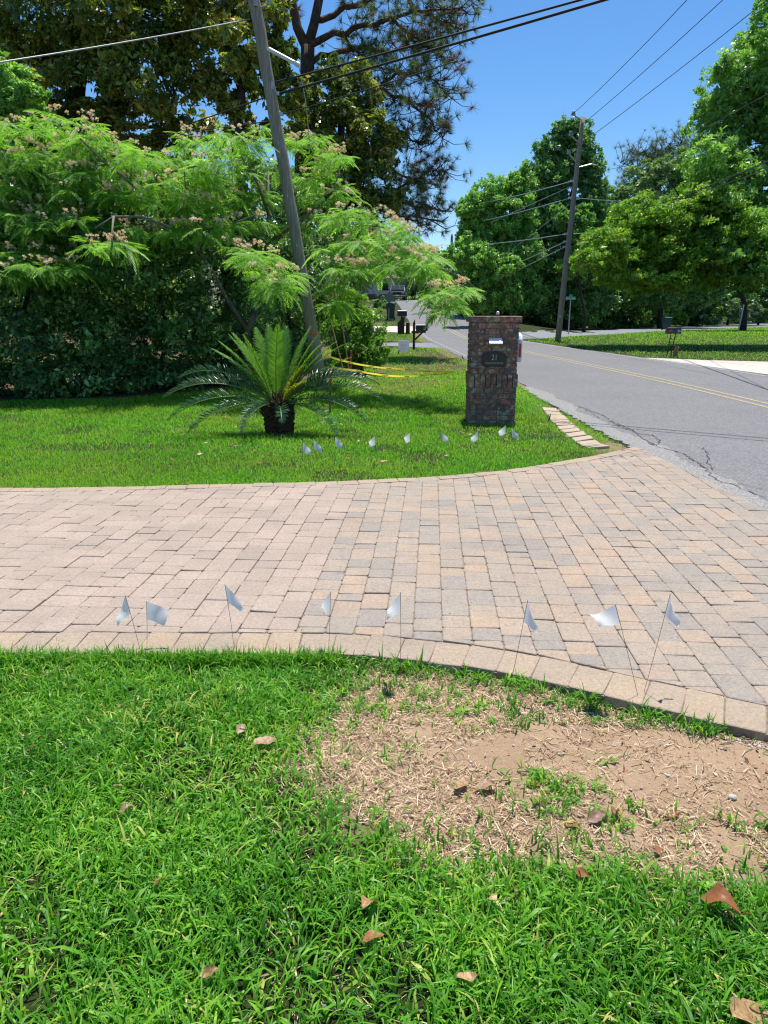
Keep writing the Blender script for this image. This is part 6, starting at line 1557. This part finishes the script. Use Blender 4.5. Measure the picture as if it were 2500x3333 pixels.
# --- trees at the far end of the road
far_list = [(1250, 900, 120, 'hazy green tree at the end of the road left of the car'), (1310, 870, 125, 'tall green tree closing the view above the far car'), (1380, 890, 118, 'green tree where the far road bends left'), (1440, 900, 110, 'green tree right of the far road bend'), (1200, 840, 110, 'dark green tree above the distant white house')]
for i, (u, v, Y, lab) in enumerate(far_list):
    tree('distant_tree', lab, 'tree', gz(P(u, 990, Y).x, Y), [blob(u - 20, v, Y, 50, 50), blob(u + 25, v - 20, Y, 45, 45), blob(u, v + 45, Y, 55, 40), blob(u + 10, v - 55, Y, 36, 36)], 4000, 0.62, M['lf_grey' if i == 2 else 'lf_oak'], M['bark_dark'], 0.25, 70 + i, 'trees at the end of the road')
# cabbage palm far down the road
pg = gz(P(1345, 950, 92).x, 92); pe = thing('cabbage_palm', 'grey shaggy palm beside the far road', 'palm', pg)
hp = P(1342, 895, 92).z - pg.z
MB().tube([(0, 0, -0.1), (0.1, 0, hp * 0.5), (0, 0, hp)], [0.32, 0.28, 0.26], 8).build('trunk', M['bark_dark'], pe)
rngp = np.random.default_rng(5); n_ = 260; d = unit(rngp.normal(0, 1, (n_, 3)) * [1, 1, 0.9]); T = np.array([(0, -0.02, 0), (0.6, -0.06, 0), (1, 0, -0.25), (0.6, 0.06, 0), (0, 0.02, 0)], float)
V, Fs, r = scatter(T, [np.array([(0, 1, 2, 3, 4)])], np.tile([0, 0, hp], (n_, 1)) + d * 0.2, frames(d, np.tile([0, 0, 1.0], (n_, 1))), rngp.uniform(1.2, 2.2, n_), rngp.uniform(0, 1, n_))
tag(mk_np('crown', V, Fs, M['lf_grey'], pe, r), kind='stuff')

# --- right side
def T_(name, lab, u, vb, Y, bl, n, size, leaf, bark, r0, seed, **k):
    return tree(name, lab, 'tree', gz(P(u, vb, Y).x, Y), [blob(a, b, Y + dy, c, d) for a, b, dy, c, d in bl], n, size, M[leaf], M[bark], r0, seed, **k)
T_('oak_tree', 'rounded green oak left of the tall conical tree', 1610, 1060, 66, [(1600, 640, 0, 80, 70), (1550, 700, 0, 60, 80), (1660, 700, 0, 90, 90), (1590, 780, 0, 90, 80), (1540, 830, 0, 60, 70), (1680, 830, 0, 100, 90), (1600, 900, 0, 90, 70), (1700, 620, 1, 60, 70), (1520, 760, 0, 36, 50), (1560, 980, 0, 90, 70), (1680, 960, 0, 100, 80)], 76000, 0.28, 'lf_oak', 'bark_dark', 0.4, 81, tri=True, clumps=120, spread=0.155, shell=(0.3, 1.05))
T_('tall_oak', 'tallest conical dark green tree behind the far pole', 1850, 1060, 70, [(1840, 430, 0, 50, 50), (1880, 450, 0, 60, 60), (1790, 500, 0, 60, 60), (1870, 530, 0, 90, 80), (1760, 580, 0, 60, 60), (1820, 620, 0, 110, 90), (1930, 580, 0, 50, 90), (1770, 720, 0, 110, 90), (1880, 740, 0, 110, 90), (1720, 820, 0, 80, 90), (1840, 880, 0, 130, 90), (1950, 700, 0, 60, 80), (1950, 830, 0, 80, 90), (1760, 970, 0, 110, 80), (1900, 980, 0, 110, 80)], 104000, 0.28, 'lf_deep', 'bark_dark', 0.45, 82, tri=True, clumps=120, spread=0.155, shell=(0.3, 1.05))
T_('sapling_tree', 'light green tree leaning over the road behind the mimosa tips', 1560, 1075, 56, [(1500, 830, 0, 40, 60), (1560, 850, 0, 70, 60), (1620, 900, 0, 70, 60), (1520, 930, 0, 60, 60), (1590, 970, 0, 70, 50), (1660, 950, 0, 40, 60), (1650, 860, 0, 50, 40)], 38000, 0.19, 'lf_oak', 'bark_dark', 0.18, 83, tri=True, clumps=70, spread=0.17, shell=(0.3, 1.05))
T_('pale_oak', 'paler grey green tree behind the bright oak', 2100, 1060, 82, [(2000, 700, 0, 70, 70), (2080, 640, 0, 70, 60), (2160, 620, 0, 80, 60), (2040, 780, 0, 90, 70), (2150, 720, 0, 90, 80), (1980, 820, 0, 70, 70), (2240, 640, 0, 70, 80), (2110, 570, 0, 60, 50), (2200, 545, 0, 60, 50), (2280, 570, 0, 60, 60), (2000, 640, 0, 50, 40)], 46000, 0.31, 'lf_grey', 'bark_dark', 0.35, 84, clumps=90, spread=0.16, shell=(0.3, 1.05), tri=True)
yq = 100; pb2 = gz(P(2130, 1040, yq).x, yq)
def q2(*uv): return [P(u, v, yq) for u, v in uv]
pine('pine_tree', 'distant dark pine rising above the right oaks', pb2, [(q2((2130, 1000), (2120, 800), (2110, 600), (2115, 520)), 0.4, 0.2), (q2((2220, 1000), (2215, 700), (2210, 520)), 0.35, 0.18)],
     [(q2((2115, 560), (2060, 540), (2020, 530)), 0.12), (q2((2115, 530), (2150, 500), (2180, 480)), 0.12), (q2((2112, 600), (2070, 590), (2010, 610)), 0.1), (q2((2212, 540), (2240, 490), (2270, 470)), 0.12), (q2((2212, 560), (2170, 520), (2150, 490)), 0.1), (q2((2212, 520), (2215, 480), (2220, 460)), 0.1), (q2((2115, 520), (2100, 500), (2060, 500)), 0.1), (q2((2212, 580), (2260, 560), (2300, 540)), 0.1), (q2((2115, 560), (2140, 540), (2170, 560)), 0.1)],
     5, 91, 2.6, 0.0, 0.3, 40)
OB = [(1960, 790, 0, 60, 50), (1990, 850, 0, 80, 60), (2060, 740, 0, 80, 60), (2120, 830, 0, 110, 80), (2200, 740, 0, 100, 80), (2230, 860, 0, 90, 80), (2040, 910, 0, 90, 40), (1920, 850, 0, 44, 44), (2130, 925, 0, 100, 40), (2290, 800, 0, 80, 80), (2130, 700, 0, 70, 50), (2250, 660, 0, 70, 60), (2340, 900, 0, 70, 50), (2330, 690, 0, 70, 70), (2060, 690, 1, 60, 40), (2390, 760, -1, 60, 70), (2440, 860, -1, 70, 60)]
tree('bright_oak', 'sunlit yellow green oak boughs reaching left over the corner lawn', 'tree', gz(23.2, 36.5), [blob(a, b, 34.5 + dy, c, d, ry=3.0) for a, b, dy, c, d in OB], 96000, 0.155, M['lf_oak_bright'], M['bark_dark'], 0.34, 85, tri=True, clumps=110, spread=0.16, shell=(0.3, 1.05), low=0.4, lean_to=0.25)
T_('shade_tree', 'deep green tree behind the bright oak boughs', 2150, 1060, 74, [(2000, 880, 0, 80, 80), (2100, 840, 0, 90, 90), (2200, 880, 0, 90, 80), (2060, 950, 0, 90, 60), (2180, 960, 0, 90, 60), (2290, 930, 0, 80, 70), (2300, 820, 0, 80, 80)], 30000, 0.31, 'lf_deep', 'bark_dark', 0.3, 89, tri=True, clumps=80, spread=0.18)
T_('climbing_tree', 'thin light green tree just right of the far pole', 1900, 1075, 60, [(1830, 700, 0, 36, 40), (1860, 720, 0, 50, 50), (1900, 760, 0, 50, 50), (1900, 700, 0, 40, 40), (1870, 860, 0, 60, 50)], 7000, 0.32, 'lf_oak', 'bark_dark', 0.14, 86)
RT = gz(22.3, 37.0)
RB = [(2440, 190, 0, 90, 80), (2520, 120, 0, 100, 100), (2370, 280, 0, 90, 90), (2480, 330, 0, 120, 110), (2320, 400, 1, 80, 80), (2430, 470, 0, 130, 100), (2560, 450, 0, 130, 130), (2300, 520, -2, 70, 70), (2390, 600, -2, 120, 90), (2510, 650, -2, 120, 110), (2320, 680, -2, 80, 70), (2430, 760, -3.5, 120, 90), (2550, 820, -3.5, 120, 110), (2340, 820, -3.5, 70, 80), (2460, 880, -3.5, 100, 60), (2700, 300, 0, 160, 200), (2700, 650, -2, 160, 200), (2620, 120, 0, 120, 120)]
tree('tall_right_tree', 'tall leafy tree at the right edge shading the corner lawn', 'tree', RT, [blob(a, b, 37.0 + dy, c, d, ry=2.4) for a, b, dy, c, d in RB], 120000, 0.18, M['lf_oak'], M['bark_dark'], 0.42, 87, tri=True, clumps=120, spread=0.155, shell=(0.3, 1.05))
T_('golden_oak', 'yellow green leafy boughs low at the right edge', 2420, 1060, 64, [(2300, 900, 0, 70, 50), (2400, 860, 0, 80, 60), (2480, 930, 0, 90, 60), (2350, 780, 0, 70, 60)], 11000, 0.36, 'lf_oak_bright', 'bark_dark', 0.25, 88, low=0.4)
# dark understorey beyond the side street
us = [(1490, 1010, 74, 'dark shrub beyond the road bend behind the brick mailbox'), (1600, 1010, 74, 'dark shrub just above the brick mailbox top'), (1700, 1000, 74, 'dark shrub left of the street sign'), (1800, 1000, 75, 'dark shrub behind the far utility pole foot'), (1900, 1000, 76, 'dark shrub right of the street sign'),
      (2000, 1000, 77, 'dark shrub beyond the middle of the side street'), (2100, 985, 80, 'dark shrub left behind the green bin'), (2270, 985, 84, 'dark shrub right of the flowering bush'), (2480, 970, 92, 'dark shrub at the right end of the side street'), (2380, 960, 90, 'dark tall shrub behind the variegated bush')]
for i, (u, v, Y, lab) in enumerate(us):
    b = gz(P(u, v, Y).x, Y)
    tree('understorey_shrub', lab, 'shrub', b, [blob(u - 30, v - 10, Y, 60, 60), blob(u + 35, v - 30, Y, 60, 60), blob(u, v + 45, Y - 0.5, 75, 40), blob(u + 5, v - 80, Y + 1, 70, 60), blob(u - 50, v + 40, Y, 60, 44), blob(u + 55, v + 40, Y, 60, 44)], 14000, 0.34, M['lf_hedge' if i % 3 else 'lf_deep'], M['bark_dark'], 0.12, 100 + i, 'dark shrubs beyond the side street', tri=True)
tree('flowering_bush', 'bright yellow green bush beside the green bin', 'shrub', gz(P(2200, 1065, 79).x, 79), [blob(2205, 1035, 79, 26, 22), blob(2185, 1045, 79, 24, 18), blob(2225, 1040, 79, 18, 20)], 2500, 0.26, M['lf_bright'], M['bark_dark'], 0.06, 121)
tree('pink_bush', 'small pale pink blossoming bush behind the green bin', 'shrub', gz(P(2180, 1060, 81).x, 81), [blob(2180, 1022, 81, 22, 12), blob(2165, 1028, 81, 12, 10)], 700, 0.22, M['blossom_pink'], M['bark_dark'], 0.05, 122)
tree('sunlit_bush', 'sunlit lime bush glimpsed under the right trees', 'shrub', gz(P(2325, 1045, 88).x, 88), [blob(2325, 955, 88, 22, 22), blob(2305, 962, 88, 14, 12), blob(2330, 975, 88, 22, 14)], 1400, 0.30, M['lf_bright'], M['bark_dark'], 0.06, 123)
tree('variegated_bush', 'pale variegated bush behind the leaning marker post', 'shrub', gz(P(2410, 1050, 84).x, 84), [blob(2385, 1000, 84, 30, 26), blob(2440, 1005, 84, 36, 30), blob(2410, 1030, 84, 50, 22)], 3600, 0.30, M['lf_pale'], M['bark_dark'], 0.06, 124)
tree('clipped_bush', 'small rounded bright bush left of the brick mailbox top', 'shrub', gz(P(1513, 1070, 62).x, 62), [blob(1512, 1055, 62, 17, 14), blob(1520, 1060, 62, 12, 10)], 1500, 0.16, M['lf_bright'], M['bark_dark'], 0.05, 125)
tree('roadside_hedge', 'low green groundcover strip across the road left of the mailbox', 'shrub', gz(P(1480, 1060, 66).x, 66), [blob(1460, 1050, 66, 30, 10), blob(1490, 1052, 66, 26, 10), blob(1420, 1040, 70, 30, 10)], 1800, 0.2, M['lf_oak'], M['bark_dark'], 0.04, 126, trunk=False)
# deep wood closing the view behind everything on the right
def wood(name, label, x0, x1, y0, y1, hgt, n, size, leaf, seed):
    rng = np.random.default_rng(seed); x = rng.uniform(x0, x1, n); y = rng.uniform(y0, y1, n)
    z = tz(x, y) + rng.uniform(0, 1, n) ** 0.8 * hgt * (0.7 + 0.5 * value_noise(x, y, 9, seed))
    pos = np.stack([x, y, z], 1); nrm = unit(rng.normal(0, 0.9, (n, 3)) + [0, 0, 0.6]); a = unit(np.cross(nrm, rng.normal(0, 1, (n, 3))))
    T = np.array([(-0.5, 0, 0), (0, -0.28, 0.05), (0.5, 0, -0.06), (0, 0.28, 0.05)], float)
    V, Fs, r = scatter(T, [np.array([(0, 1, 2, 3)])], pos, frames(a, nrm), size * rng.uniform(0.7, 1.3, n), np.clip(rng.normal(0.45, 0.2, n), 0, 0.95))
    tag(mk_np(name, V, Fs, leaf, None, r), label, 'wood', kind='stuff')
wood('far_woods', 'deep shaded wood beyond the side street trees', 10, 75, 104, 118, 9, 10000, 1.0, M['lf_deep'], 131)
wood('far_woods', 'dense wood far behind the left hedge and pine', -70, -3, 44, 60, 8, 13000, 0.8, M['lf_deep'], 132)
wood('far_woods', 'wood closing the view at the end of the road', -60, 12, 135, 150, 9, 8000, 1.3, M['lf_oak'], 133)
